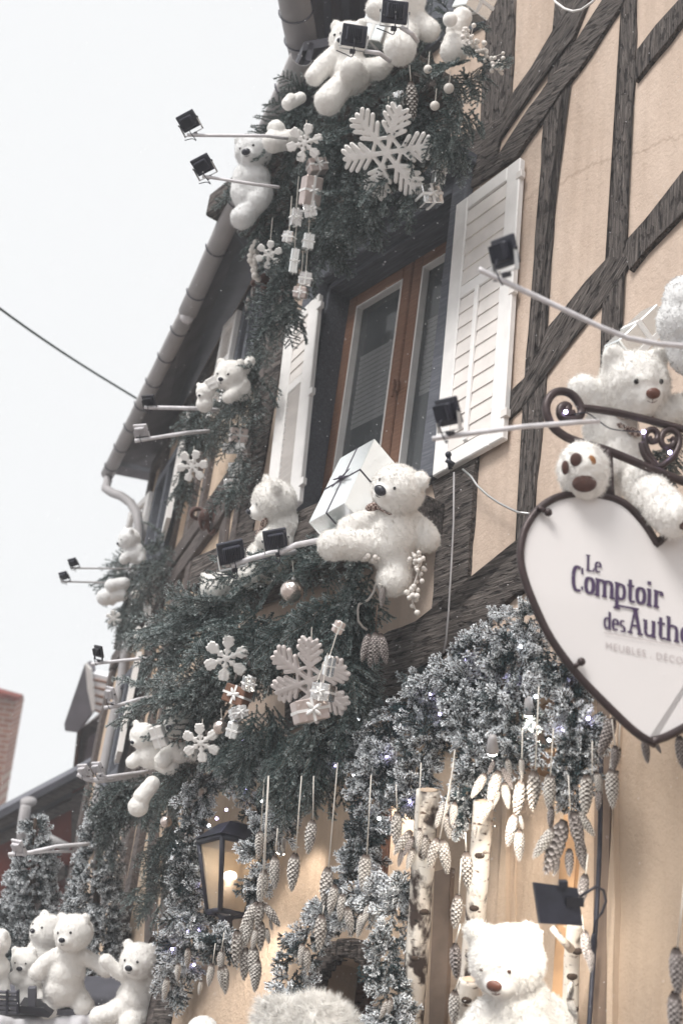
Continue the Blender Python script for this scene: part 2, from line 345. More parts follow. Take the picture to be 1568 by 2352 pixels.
    def build(s, name, m, parent=None, smooth=False, label=None, attrs=None):
        V = np.concatenate(s.v); a = {'grain': np.concatenate(s.g)}
        if attrs: a.update(attrs)
        return mesh_obj(name, V, s.f, m, parent, smooth, a, label)

def remeshed(prims, voxel, smooth_it=6, k=.6):
    """union of shapes as one continuous surface: returns verts, faces, normals (world)"""
    mb = MB()
    for f in prims: f(mb)
    V = np.concatenate(mb.v); c = V.mean(0)
    me = bpy.data.meshes.new('tmp'); me.from_pydata((V-c).tolist(), [], mb.f); o = bpy.data.objects.new('tmp', me); COL.objects.link(o)
    rm = o.modifiers.new('r', 'REMESH'); rm.mode = 'VOXEL'; rm.voxel_size = voxel; rm.use_smooth_shade = True
    if smooth_it: sm = o.modifiers.new('s', 'SMOOTH'); sm.factor = k; sm.iterations = smooth_it
    dg = bpy.context.evaluated_depsgraph_get(); ev = o.evaluated_get(dg); e = ev.to_mesh()
    n = len(e.vertices); A = np.empty(n*3, np.float32); e.vertices.foreach_get('co', A); A = A.reshape(-1, 3).astype(float)
    Nn = np.empty(n*3, np.float32); e.vertices.foreach_get('normal', Nn); Nn = Nn.reshape(-1, 3).astype(float)
    Fs = [tuple(p.vertices) for p in e.polygons]; ev.to_mesh_clear(); bpy.data.objects.remove(o); bpy.data.meshes.remove(me)
    return A+c, Fs, Nn

# ------------------------------------------------------------------ soft toys
def u2(D): return D/FOC
def P3(x, y, z, D): return DD(x, y, D - z*u2(D))
def bear(label, D, head=None, face=(0, 0, 1), up=(0, 1, 0), torso=(), limbs=(), fine=False, nose='nose', eye='eye', scarf=None, eyes=True, ears=(1, 1), ear_r=.34, furm='fur', group=None,
         muzzle=1., pads=(), tuft=None, cat='teddy bear', name='teddy_bear', extra=(), eye_r=.075, nose_r=.17, fur_len=1., curl=1.):
    s = u2(D); prims = []; allp = []
    hr = (head[3] if head else max([t[3] for t in torso]+[p[3] for l in limbs for p in l]))*s
    def sph(p, r, sq=(1, 1, 1)): prims.append(lambda mb, p=p, r=r, sq=sq: mb.ell(p, R*r*sq[0], U*r*sq[1], B*r*sq[2], 20, 12)); allp.append(p)
    for t in torso: sph(P3(t[0], t[1], t[2], D), t[3]*s)
    for l in limbs:
        for a, b in zip(l[:-1], l[1:]):
            k = max(2, int(math.dist(a[:3], b[:3])/(min(a[3], b[3])*.35)))
            for i in range(k+1):
                f = i/k; v = [a[j]+(b[j]-a[j])*f for j in range(4)]; sph(P3(*v[:3], D), v[3]*s)
    if head:
        H = P3(*head[:3], D); f = scr(*face); upv = scr(*up); upv = nrm(upv-f*(upv@f)); sd_ = np.cross(f, upv)
        prims.append(lambda mb: mb.ell(H, sd_*hr*1.04, upv*hr*.95, f*hr*.95, 28, 18)); allp.append(H)
        prims.append(lambda mb: mb.ell(H+f*hr*.28-upv*hr*.3, sd_*hr*.86, upv*hr*.6, f*hr*.62, 22, 14))
        if muzzle:
            MZ = H+f*hr*(.64+.12*muzzle)-upv*hr*.24
            prims.append(lambda mb: mb.ell(MZ, sd_*hr*.46, upv*hr*.36, f*hr*.38*muzzle, 20, 14))
        for sg, on in zip((-1, 1), ears):
            if on:
                E_ = H+upv*hr*.74+sd_*sg*hr*.72-f*hr*.05
                prims.append(lambda mb, E_=E_, sg=sg: mb.ell(E_, nrm(sd_+upv*sg*.3)*hr*ear_r, nrm(upv-sd_*sg*.3)*hr*ear_r, f*hr*.17, 16, 10))
    for e in extra: sph(P3(*e[:3], D), e[3]*s)
    base = np.mean(allp, 0); base[2] = min(p[2] for p in allp)-.3*hr
    root = thing(name, label, cat, base, group)
    vs = hr/13 if fine else hr/9
    V, Fs, Nn = remeshed(prims, vs, 7 if fine else 4)
    amp = hr*(.020 if fine else .03)*curl
    sc1 = 5.5/hr; off = Vector((random.random()*50, 0, 0))
    dsp = np.array([noise.noise(Vector(v)*sc1+off)*.8+noise.noise(Vector(v)*sc1*2.7+off)*.5+noise.noise(Vector(v)*sc1*.4+off)*1.4 for v in V])
    V = V+Nn*(dsp*amp)[:, None]
    faces = list(Fs); nt_ = tuft if tuft is not None else (42000 if fine else 6000)
    fc = np.array([f[:3] for f in Fs]); pick = rng.integers(0, len(fc), nt_); c = (V[fc[pick]]*rng.dirichlet((1, 1, 1), nt_)[:, :, None]).sum(1); nn = Nn[fc[pick, 0]]
    if head and muzzle:                                      # short pile on the muzzle
        keep = (np.linalg.norm(c-MZ, axis=1) > hr*.5); c, nn = c[keep], nn[keep]
    k = len(c); fl = np.array([noise.noise_vector(Vector(q_)*sc1*1.1+off) for q_ in c])*1.5+np.array([noise.noise_vector(Vector(q_)*sc1*3.2+off) for q_ in c])*.8
    ln = hr*(.105 if fine else .08)*fur_len*(.6+.8*rng.random(k)); d = nn*.62+fl+rng.normal(0, .16, (k, 3))+np.array([0, 0, -.3])
    into = (d*nn).sum(1); d = d+nn*np.maximum(0, .25-into)[:, None]; d /= np.linalg.norm(d, axis=1)[:, None]
    t1 = np.cross(nn, rng.normal(size=(k, 3))); t1 /= np.linalg.norm(t1, axis=1)[:, None]
    wd = hr*(.0075 if fine else .022)
    b0 = c-nn*hr*.01
    T = np.stack([b0-t1*wd, b0+t1*wd, b0+d*ln[:, None]], 1).reshape(-1, 3); n0 = len(V)
    V = np.concatenate([V, T]); faces += [(n0+3*i, n0+3*i+1, n0+3*i+2) for i in range(k)]
    mesh_obj('plush_body', V, faces, furm, root, True)
    if head:
        if nose and muzzle:
            NP = MZ+f*hr*.355*muzzle+upv*hr*.13
            MB().ell(NP, sd_*hr*nose_r*1.1, upv*hr*nose_r*.8, f*hr*nose_r*.62, 16, 10).build('nose', nose, root, True)
            MO = MZ+f*hr*.375*muzzle; pts = []
            for i in range(9):
                a = (i/8-.5)*2; pts.append(MO+sd_*hr*a*.2-upv*hr*(.13-.09*a*a)-f*hr*(.02+.085*a*a)*muzzle)
            MB().tube(pts, hr*.012, 5).tube([NP-upv*hr*.05, pts[4]], hr*.012, 5).build('mouth', nose, root, True)
        if eyes:
            for sg in (-1, 1):
                ev = nrm(f*.88+sd_*sg*.40+upv*.2); EP = H+ev*hr*.93
                d_ = np.linalg.norm(V-EP, axis=1); j = np.argmin(d_); EP = V[j]
                MB().ell(EP, sd_*hr*eye_r, upv*hr*eye_r, f*hr*eye_r*.8, 12, 8).build('eye', eye, root, True)
        if scarf:
            sx, sy, sz, sr = scarf[:4]; c = P3(sx, sy, sz, D); a1 = scr(*(scarf[4] if len(scarf) > 4 else (1, .1, 0))); a2 = nrm(np.cross(B, a1)); r_ = sr*s
            mb = MB()
            for sg in (-1, 1):
                mb.ell(c+a1*sg*r_*.75+B*r_*.1, a1*r_*.75, a2*r_*.42, B*r_*.3, 12, 8)
            mb.ell(c+B*r_*.25, a1*r_*.26, a2*r_*.3, B*r_*.26, 10, 8)
            mb.build('bow_tie', 'gingham', root, True)
            ring = []; HN = H-upv*hr*.86+(c-(H-upv*hr*.86))*.12
            for i in range(25):
                a = 2*math.pi*i/24; ring.append(HN+sd_*math.cos(a)*hr*.62+f*math.sin(a)*hr*.62)
            MB().tube(ring, hr*.05, 6).build('collar', 'gingham', root, True)
    for p in pads:                                            # (x, y, z, rx, ry, material)
        c = P3(*p[:3], D); MB().ell(c, R*p[3]*s, U*p[4]*s, B*6*s, 18, 10).build('foot_pad', p[5], root, True)
    return root

# ------------------------------------------------------------------ foliage
def needles_along(P0, P1, n, ln, wd, frost0, frost1, rg, spread=.9, fwd=.75):
    t = (np.arange(n)+rg.random(n))/n; ax = P1-P0; L = np.linalg.norm(ax); a = ax/L
    base = P0+ax*t[:, None]; r1 = np.cross(a, [.3, .2, .93]); r1 /= np.linalg.norm(r1); r2 = np.cross(a, r1)
    ph = rg.random(n)*2*math.pi; rad = r1*np.cos(ph)[:, None]+r2*np.sin(ph)[:, None]
    d = rad*spread+a*(fwd+rg.normal(0, .12, n))[:, None]; d /= np.linalg.norm(d, axis=1)[:, None]
    l_ = ln*(.75+.5*rg.random(n))*(1-.25*t)
    sd_ = np.cross(d, rg.normal(size=(n, 3))); sd_ /= np.linalg.norm(sd_, axis=1)[:, None]
    tip = base+d*l_[:, None]; mid = base+d*(l_*.5)[:, None]
    V = np.stack([base, mid-sd_*wd, tip, mid+sd_*wd], 1).reshape(-1, 3)
    fr = np.clip(frost0+(frost1-frost0)*t+rg.normal(0, .08, n), 0, 1)
    f = np.stack([fr*.5, fr*.9, np.minimum(1, fr*1.25), fr*.9], 1).ravel()
    return V, f
def branch_template(L, ntw, twl, nd, ln, wd, seed, fr=(0, .1), droop=.25, ang=55):
    rg = np.random.default_rng(seed); Vs = []; Fr = []; St = []
    pts = [np.array([L*i/8, .02*L*math.sin(i+seed), -droop*L*(i/8)**2]) for i in range(9)]
    for a, b in zip(pts[:-1], pts[1:]):
        f0 = fr[0]+(fr[1]-fr[0])*(a[0]/L); v, f = needles_along(a, b, int(nd*L/8), ln, wd, f0, f0, rg); Vs.append(v); Fr.append(f); St.append((a, b))
    for i in range(ntw):
        t = .12+.84*i/ntw; p = np.array([L*t, 0, -droop*L*t*t]); sg = 1 if i % 2 else -1
        tl = twl*(1-t)**.7*(.75+.5*rg.random())+twl*.18; an = math.radians(ang+rg.normal(0, 6)); el = rg.normal(0, .12)
        d = nrm([math.cos(an), sg*math.sin(an), el-.1]); e = p+d*tl; md = (p+e)/2+[0, 0, .04*tl]
        fk = np.clip(rg.normal(.5, .4), 0, 1)
        for a, b, k0, k1 in ((p, md, 0, .5), (md, e, .5, 1)):
            f0 = fr[0]+(fr[1]-fr[0])*max(fk, .3)*k0; f1 = fr[0]+(fr[1]-fr[0])*(.4+.8*fk)*k1
            v, f = needles_along(a, b, max(3, int(nd*tl/2)), ln, wd, f0, f1, rg); Vs.append(v); Fr.append(f); St.append((a, b))
    # stems as slim three-sided bars of quads
    Sv = []
    for a, b in St:
        ax = nrm(b-a); r1 = nrm(np.cross(ax, [.3, .2, .93])); r2 = np.cross(ax, r1); w_ = .0022
        ring = [r1*w_, (-.5*r1+.87*r2)*w_, (-.5*r1-.87*r2)*w_]
        for k in range(3): Sv += [a+ring[k], b+ring[k], b+ring[(k+1) % 3], a+ring[(k+1) % 3]]
    V = np.concatenate(Vs); Fr = np.concatenate(Fr)
    return V, Fr, np.array(Sv).reshape(-1, 3)
def frame_of(d, rollr=0.):
    d = nrm(d); upv = np.array([0, 0, 1.]); s_ = np.cross(upv, d)
    if np.linalg.norm(s_) < .15: s_ = np.cross([0, 1., 0.], d)
    s_ = nrm(s_); u_ = np.cross(d, s_); c, s2 = math.cos(rollr), math.sin(rollr)
    return np.stack([d, s_*c+u_*s2, -s_*s2+u_*c], 1)
FIR = [branch_template(.36, 15, .13, 900, .0165, .0019, i, (.03, .50), .22, 48) for i in range(5)]
FIRL = [branch_template(.46, 18, .14, 760, .0180, .0019, 20+i, (.04, .5), .10) for i in range(3)]
FROST = [branch_template(.085, 5, .046, 900, .0140, .0022, 40+i, (.2, 1.5), .1, 50) for i in range(7)]
FARF = [branch_template(.24, 9, .10, 380, .019, .0024, 60+i, (.06, .45)) for i in range(3)]
def foliage(parent, insts, m, name='foliage', stem='twig', stemname='twigs'):
    """insts: list of (template, pos, dir, roll, scale, frost gain)"""
    Vs = []; Fr = []; Sv = []
    for (T, p, d, ro, sc, fg) in insts:
        A = frame_of(d, ro)*sc; Vs.append(T[0]@A.T+p); Fr.append(np.clip(T[1]*fg, 0, 1)); Sv.append(T[2]@A.T+p)
    V = np.concatenate(Vs); n = len(V)//4
    mesh_obj(name, V, np.arange(n*4).reshape(-1, 4), m, parent, False, {'frost': np.concatenate(Fr)})
    S = np.concatenate(Sv); mesh_obj(stemname, S, np.arange(len(S)).reshape(-1, 4), stem, parent)
def path_pts(path, n):
    P = [np.array(p, float) for p in path]; L = np.cumsum([0]+[np.linalg.norm((b-a)[:2]) for a, b in zip(P[:-1], P[1:])]); out = []
    for t in rng.random(n):
        s_ = t*L[-1]; i = min(len(P)-2, int(np.searchsorted(L, s_, 'right')-1)); f = (s_-L[i])/max(1e-6, L[i+1]-L[i])
        tg = P[i+1]-P[i]; out.append((P[i]+tg*f, tg/max(1e-6, np.linalg.norm(tg[:2]))))
    return out
def stroke(path, n, tmpl, depth, dirf, sc=(.8, 1.2), fg=(.7, 1.2)):
    """path points (x, y, radius); dirf(tangent, offset angle vector) -> screen direction"""
    out = []
    for (p, tg) in path_pts(path, n):
        r_ = p[2]*math.sqrt(rng.random()); a = rng.random()*2*math.pi; ox, oy, oz = r_*math.cos(a), r_*math.sin(a)*.8, rng.normal(0, .5)*p[2]
        D = depth(p[0], p[1]); pos = P3(p[0]+ox, p[1]+oy, oz, D)
        d = dirf(tg, (math.cos(a), -math.sin(a)), oz/max(p[2], 1)); d = scr(*(np.array(d)+rng.normal(0, .22, 3)))
        out.append((tmpl[rng.integers(len(tmpl))], pos, d, rng.random()*6.28 if tmpl is FROST else rng.normal(0, .6), rng.uniform(*sc), rng.uniform(*fg)))
    return out

# ------------------------------------------------------------------ cones
def cone_mesh(name, m, seed, frost, n_ring=15, k=8):
    rg = np.random.default_rng(seed); V = []; Fc = []; fr = []
    def prof(t): return .155*math.sin(math.pi*min(1, .12+t*.93))**.6*(1-.35*t)+.01
    N1 = 10                                                    # core
    for i in range(9):
        t = i/8
        for j in range(N1):
            a = 2*math.pi*j/N1; V.append((prof(t)*.78*math.cos(a), prof(t)*.78*math.sin(a), -t)); fr.append(.0)
    for i in range(8):
        for j in range(N1): Fc.append([i*N1+j, i*N1+(j+1) % N1, (i+1)*N1+(j+1) % N1, (i+1)*N1+j])
    tot = n_ring*k
    for q_ in range(tot):
        t = .015+.97*q_/tot; a = q_*2*math.pi/k*1.0+(q_//k % 2)*math.pi/k+rg.normal(0, .06); rr = prof(t)
        h = 1.75/n_ring; w_ = 2.5*rr*math.pi/k*.5+.006; op = .030+rg.random()*.014
        er = np.array([math.cos(a), math.sin(a), 0]); et = np.array([-math.sin(a), math.cos(a), 0]); ez = np.array([0, 0, -1.])
        b_ = er*rr*.72-ez*t*-1*0+np.array([0, 0, -t+.01]); md = er*(rr+op*.25)+np.array([0, 0, -t-h*.55]); tp = er*(rr+op)+np.array([0, 0, -t-h])
        i0 = len(V); V += [b_-et*w_*.4, b_+et*w_*.4, md-et*w_, md+et*w_, tp-et*w_*.45, tp+et*w_*.45, tp+er*.004-ez*0+np.array([0, 0, -.012])]
        f_ = frost*(.7+.5*rg.random()); fr += [.0, .0, f_*.16, f_*.16, f_*1.1, f_*1.1, f_*1.2]
        Fc += [[i0, i0+1, i0+3, i0+2], [i0+2, i0+3, i0+5, i0+4], [i0+4, i0+5, i0+6]]
    me = bpy.data.meshes.new(name); me.from_pydata([tuple(v) for v in V], [], Fc); at = me.attributes.new('frost', 'FLOAT', 'POINT'); at.data.foreach_set('value', np.clip(fr, 0, 1)); me.materials.append(M[m]); me.update(); return me
CONES = {'w': [cone_mesh('cone', 'cone', i, (.7, .9, 1.05, 1.2)[i], (13, 15, 17, 14)[i], (7, 8, 8, 9)[i]) for i in range(4)], 'd': [cone_mesh('cone', 'cone_dark', 10+i, .8) for i in range(2)]}
def add_cone(parent, x0, y0, x1, y1, D, kind='w', dz=0.):
    a = P3(x0, y0, dz, D); b = P3(x1, y1, dz, D); L = np.linalg.norm(b-a)
    o = bpy.data.objects.new('cone', random.choice(CONES[kind])); link(o, parent)
    z = nrm(a-b); x = nrm(np.cross(z, [.2, .9, .1])); y = np.cross(z, x); ro = random.random()*6.28; x, y = x*math.cos(ro)+y*math.sin(ro), -x*math.sin(ro)+y*math.cos(ro)
    wd = L*1.0
    if L > .26: wd = L*.8
    mt = Matrix(((x[0]*wd, y[0]*wd, z[0]*L, 0), (x[1]*wd, y[1]*wd, z[1]*L, 0), (x[2]*wd, y[2]*wd, z[2]*L, 0), (0, 0, 0, 1)))
    mt.translation = Vector(a)-wloc(parent); o.matrix_basis = mt; return o
def string(parent, pts, D, r=.0022, m='string'):
    return MB().tube([P3(p[0], p[1], (p[2] if len(p) > 2 else 0), D) for p in pts], r, 5).build('string', m, parent, True)
def cone_cluster(label, D, cones, strg=None, kind='w', group='white painted cones hanging on strings', smat='string'):
    one = len(cones) == 1
    root = thing('hanging_cone' if one else 'cone_cluster', label, 'pine cone' if one else 'cone cluster', P3(cones[0][0], cones[0][1], 0, D), group)
    for i, c in enumerate(cones): add_cone(root, *c[:4], D, c[4] if len(c) > 4 else kind, (i % 3-1)*6. if not one else 0)
    if strg: string(root, strg, D, m=smat)
    return root
# ------------------------------------------------------------------ ground
g = MB().add([(-400, -400, 0), (400, -400, 0), (400, 400, 0), (-400, 400, 0)], [(0, 1, 2, 3)]).build('ground', 'paving'); setlab(g, None, None, kind='structure')
# ------------------------------------------------------------------ near half-timbered house
house = thing('half_timbered_house', 'tan plastered half-timbered house with dark oak beams behind the open white shutters', 'house', NW(0, 0))
def wallbox(mb, s0, s1, h0, h1, o0, o1, fn=NW, un=None, nn=None):
    un = uN if fn is NW else uF; nn = nN if fn is NW else nF
    return mb.box(fn((s0+s1)/2, (h0+h1)/2, (o0+o1)/2), un*(s1-s0)/2, np.array([0, 0, (h1-h0)/2]), nn*(o1-o0)/2)
W0, W1, WH0, WH1 = -.76, .40, 4.40, 5.95
def gridwall(name, fn, s0, s1, h0, h1, m, parent, un, nn, o=0., th=.3, amp=.005, holes=()):
    """slightly uneven plaster sheet in front, straight back, with rectangular holes"""
    ss = sorted(set([s0, s1]+[x for h in holes for x in h[:2]])); hh = sorted(set([h0, h1]+[x for h in holes for x in h[2:]]))
    mb = MB()
    for a, b in zip(ss[:-1], ss[1:]):
        for c, d in zip(hh[:-1], hh[1:]):
            if any(a >= H[0]-1e-6 and b <= H[1]+1e-6 and c >= H[2]-1e-6 and d <= H[3]+1e-6 for H in holes): continue
            na = max(1, int((b-a)/.12)); nb = max(1, int((d-c)/.12)); V = []; Fc = []
            for i in range(na+1):
                for j in range(nb+1):
                    s_, h_ = a+(b-a)*i/na, c+(d-c)*j/nb; e = amp*(noise.noise(Vector((s_*1.3, h_*1.3, 3)))*1.6+noise.noise(Vector((s_*4, h_*4, 8)))*.5)
                    V.append(fn(s_, h_, o+e))
            for i in range(na):
                for j in range(nb): k = i*(nb+1)+j; Fc.append([k, k+nb+1, k+nb+2, k+1])
            mb.add(V, Fc)
    for H in holes:                                           # reveals
        a, b, c, d = H
        for (p, q_) in (((a, c), (b, c)), ((b, c), (b, d)), ((b, d), (a, d)), ((a, d), (a, c))):
            mb.add([fn(p[0], p[1], o+.0), fn(q_[0], q_[1], o+.0), fn(q_[0], q_[1], o-th), fn(p[0], p[1], o-th)], [(0, 1, 2, 3)])
    return mb.build(name, m, parent, True)
DOOR = (sN(N_(722, 2300)), sN(N_(868, 2200)), 0.02, 2.32)
wall = gridwall('wall', NW, KINK, 4.6, 3.30, 9.6, 'plaster', house, uN, nN, holes=[(W0, W1, WH0, WH1), (-.6, .45, 7.15, 8.5)])
gridwall('shop_wall', NW, KINK, 4.6, 0.02, 3.30, 'plaster_low', house, uN, nN, o=0, amp=.004, holes=[DOOR])
wallbox(MB(), KINK-.02, 4.6, 3.26, 3.34, -.2, -.02).build('light_stop_strip', 'oak', house)  # unseen strip added behind the wall joint, stops sky light leaking through
wallbox(MB(), KINK-.06, KINK+.10, .02, 9.6, -.3, .012).build('corner_post', 'oak', house)
sdw = MB(); wallbox(sdw, KINK, 4.6, .02, 9.6, -3.4, -3.3); wallbox(sdw, 4.6, 4.7, .02, 9.6, -3.4, .0); sdw.box(NW(1.7, 9.65, -1.7), uN*2.95, (0, 0, .05), nN*1.8); sdw.build('back_wall', 'plaster', house)
bi = [0]
def beam(poly, o1=.012, o0=-.03, m='oak', parent=None, plane='N', name='beam'):
    """poly: sheet outline of a beam lying on the wall; roughened edges, grain along its longest side"""
    parent = parent or house; bi[0] += 1; o1 = (.010+(o1-.012)*.25 if o1 < .06 else o1)+(bi[0] % 7)*.0018
    fn = N_ if plane == 'N' else F_; nn = nN if plane == 'N' else nF
    P = [fn(x, y, o1) for x, y in poly]; n = len(P); out = []
    ctr = np.mean(P, 0)
    for i in range(n):
        a, b = P[i], P[(i+1) % n]; L = np.linalg.norm(b-a); k = max(1, int(L/.09))
        for j in range(k):
            p = a+(b-a)*j/k
            if j: p = p+np.cross(nrm(b-a), nn)*noise.noise(Vector(p)*3.1+Vector((bi[0]*7, 0, 0)))*.016
            out.append(p)
    d = [P[(i+1) % n]-P[i] for i in range(n)]; ax = nrm(max(d, key=np.linalg.norm)); ay = np.cross(nn, ax)
    # the outline is filled by a strip between its two long sides so the grain stays on one coordinate
    G = [np.array([(p-ctr)@ax+bi[0]*3.7, (p-ctr)@ay, 0]) for p in out]
    V = out+[p-nn*(o1-o0) for p in out]; m_ = len(out)
    bm = bmesh.new(); vs = [bm.verts.new(p-wloc_np(parent)) for p in V]
    f = bm.faces.new(vs[:m_]); 
    for i in range(m_):
        j = (i+1) % m_; bm.faces.new([vs[j], vs[i], vs[m_+i], vs[m_+j]])
    bmesh.ops.triangulate(bm, faces=[f]); bmesh.ops.recalc_face_normals(bm, faces=bm.faces)
    me = bpy.data.meshes.new(name); bm.to_mesh(me); bm.free()
    at = me.attributes.new('grain', 'FLOAT_VECTOR', 'POINT'); GG = np.array(G+[g_+[0, 0, .05] for g_ in G], np.float32); at.data.foreach_set('vector', GG.ravel())
    me.materials.append(M[m]); o = bpy.data.objects.new(name, me); link(o, parent); return o
def wloc_np(p): return np.array(wloc(p))
def Q1(*p): return [(784+x/2, y/2) for x, y in p]
def Q2(*p): return [(784+x/2, 600+y/2) for x, y in p]
def Q3(*p): return [(784+x/2, 1200+y/2) for x, y in p]
def Q4(*p): return [(784+x/2, 1752+y/2) for x, y in p]
def Q5(*p): return [(x/2, 1752+y/2) for x, y in p]
def Q6(*p): return [(x/2, 1200+y/2) for x, y in p]
def Q7(*p): return [(x/2, 600+y/2) for x, y in p]
# posts
beam(Q1((985, -80), (1062, -80), (1062, 160), (1062, 300), (1008, 420), (1000, 600), (978, 900), (955, 1200), (944, 1290), (932, 1500), (940, 1690), (922, 1900), (888, 2200), (880, 2390), (850, 2520), (795, 2520), (806, 2300), (828, 1990), (838, 1750), (860, 1500), (882, 1200), (905, 900), (925, 600), (948, 430), (960, 300), (965, 150)))
beam(Q1((1288, -80), (1352, -80), (1350, 150), (1345, 350), (1328, 500), (1312, 720), (1308, 900), (1304, 1060), (1296, 1200), (1282, 1330), (1272, 1500), (1262, 1800), (1250, 2200), (1180, 2200), (1185, 1900), (1190, 1500), (1205, 1330), (1222, 1200), (1236, 950), (1255, 700), (1270, 450), (1280, 200)))
# braces
beam(Q1((1045, -80), (1160, -80), (1105, 60), (1060, 175), (965, 275), (835, 470), (712, 655), (735, 545), (775, 440), (868, 310), (958, 170), (1020, 50)), .034)
beam(Q1((1245, -80), (1330, -80), (1282, 20), (1135, 250), (1010, 410), (935, 525), (835, 660), (800, 716), (735, 765), (640, 830), (478, 925), (478, 895), (540, 862), (700, 745), (712, 720), (850, 505), (970, 345), (1062, 205), (1175, 40)), .03)
beam(Q1((1600, -60), (1680, -60), (1575, 75), (1492, 190), (1420, 275), (1345, 372), (1352, 232), (1440, 115), (1545, 0)), .032)
beam(Q1((1700, 640), (1700, 850), (1568, 965), (1478, 1060), (1390, 1150), (1320, 1240), (1298, 1150), (1312, 1095), (1390, 1010), (1480, 895), (1568, 780)), .034)
beam(Q2((1222, -20), (1330, -20), (1290, 60), (1195, 195), (1100, 300), (1000, 420), (938, 485), (835, 660), (740, 745), (750, 620), (838, 535), (900, 420), (948, 300), (1045, 185), (1120, 90)), .032)
# post left of the upper window and the floor beam under it
beam(Q1((668, -60), (792, -60), (782, 200), (772, 445), (730, 540), (636, 592), (642, 430), (660, 130)), .036)
beam(Q1((440, 700), (545, 622), (640, 580), (742, 530), (728, 600), (705, 740), (535, 858), (545, 745), (520, 730), (455, 745)), .04)
beam(Q1((300, -60), (668, -60), (655, 100), (560, 160), (400, 220), (300, 250)), .03, m='frame_grey')
# post under the sill, curved brace, sill beams
beam(Q2((400, 960), (618, 850), (604, 1000), (594, 1200), (580, 1400), (565, 1560), (410, 1625), (425, 1400), (442, 1200), (430, 1100)), .036)
beam(Q3((405, 425), (535, 395), (650, 292), (722, 205), (790, 150), (826, 60), (900, 40), (900, 250), (845, 300), (770, 345), (660, 450), (505, 575), (300, 700), (40, 770), (40, 600), (215, 500)), .042)
beam(Q3((0, 740), (300, 690), (560, 640), (900, 560), (900, 700), (560, 800), (300, 830), (0, 900)), .05)
patch = beam(Q3((95, 690), (295, 632), (293, 690), (92, 745)), .054, m='plaster', name='plaster_patch')
beam(Q3((-260, 820), (10, 680), (40, 700), (40, 770), (-100, 860), (-260, 960)), .045)
for k_, (s0, s1, h0, h1) in enumerate(((2.45, 2.60, 3.46, 9.3), (3.35, 3.50, 3.46, 9.3), (4.3, 4.45, 3.46, 9.3), (2.1, 4.58, 3.25, 3.45), (2.62, 3.34, 6.0, 6.14), (3.52, 4.28, 5.2, 5.34))):
    wallbox(MB(), s0, s1, h0, h1, -.02, .014+.0013*k_).build('beam', 'oak', house)
# dark surround between the two main timbers left of the window
beam([(700, 640), (735, 560), (830, 500), (900, 455), (1030, 380), (1046, 420), (1050, 445), (900, 530), (726, 642)], .03)
# window joinery
win = None
def winpart(name, s0, s1, h0, h1, o0, o1, m, parent, bev=.004):
    c = NW((s0+s1)/2, (h0+h1)/2, (o0+o1)/2); return MB().box(c, uN*(s1-s0)/2, np.array([0, 0, (h1-h0)/2]), nN*(o1-o0)/2, bev).build(name, m, parent)
fr = MB()
for (a, b, c, d, o1) in ((W0-.10, W0+.03, WH0-.05, WH1+.10, .05), (W1-.03, W1+.08, WH0-.05, WH1+.10, .05), (W0+.031, W1-.031, WH1-.02, WH1+.10, .047), (W0+.031, W1-.031, WH0-.10, WH0+.02, .08)):
    fr.box(NW((a+b)/2, (c+d)/2, (o1-.12)/2), uN*(b-a)/2, np.array([0, 0, (d-c)/2]), nN*(o1+.12)/2, .008)
for (a, b, c, d) in ((W0+.032, W0+.055, WH0, WH1-.02), (W1-.055, W1-.032, WH0, WH1-.02), (W0+.056, W1-.056, WH1-.055, WH1-.021)):
    fr.box(NW((a+b)/2, (c+d)/2, -.10), uN*(b-a)/2, np.array([0, 0, (d-c)/2]), nN*.08, .004)
window = fr.build('window', 'frame_grey', house)
lin = MB(); a, b = W0-.12, W1+.10
lin.box(NW((a+b)/2, WH1+.135, .04), uN*(b-a)/2, np.array([0, 0, .032]), nN*.075, .008); lin.build('lintel_board', 'frame_grey', house)
for k, (a, b) in enumerate(((W0+.056, -.157), (-.147, W1-.056))):
    sash = MB(); z0, z1 = WH0+.03, WH1-.06
    for (s0, s1, h0, h1) in ((a, a+.075, z0, z1), (b-.075, b, z0, z1), (a+.0751, b-.0751, z0, z0+.075), (a+.0751, b-.0751, z1-.075, z1)):
        sash.box(NW((s0+s1)/2, (h0+h1)/2, -.185), uN*(s1-s0)/2, np.array([0, 0, (h1-h0)/2]), nN*.03, .007)
    sash.build('sash', 'brown', window)
    gl = MB()
    for (s0, s1, h0, h1) in ((a+.076, a+.086, z0+.076, z1-.076), (b-.086, b-.076, z0+.076, z1-.076), (a+.087, b-.087, z1-.086, z1-.077)):
        gl.box(NW((s0+s1)/2, (h0+h1)/2, -.178), uN*(s1-s0)/2, np.array([0, 0, (h1-h0)/2]), nN*.02)
    gl.build('glazing_seal', 'white_paint', window)
    MB().box(NW((a+b)/2, (z0+z1)/2, -.20), uN*((b-a)/2-.087), np.array([0, 0, (z1-z0)/2-.087]), nN*.003).build('pane', 'window_glass', window)
    bl = MB()
    for i in range(15):
        h = 5.50-i*.030
        if h > 5.02: bl.box(NW((a+b)/2, h, -.222), uN*((b-a)/2-.09), np.array([0, 0, .0105])+nN*.002, nN*.0012)
    bl.build('blind', 'blind', window)
    cu = MB(); V = []; Fc = []
    for i in range(60):
        s_ = a+.05+(b-a-.1)*i/59
        for h in (WH0, 5.1): V.append(NW(s_, h, -.36+.02*math.sin(i*1.1)))
    for i in range(59): Fc.append([2*i, 2*i+2, 2*i+3, 2*i+1])
    cu.add(V, Fc).build('curtain', 'curtain', window, True)
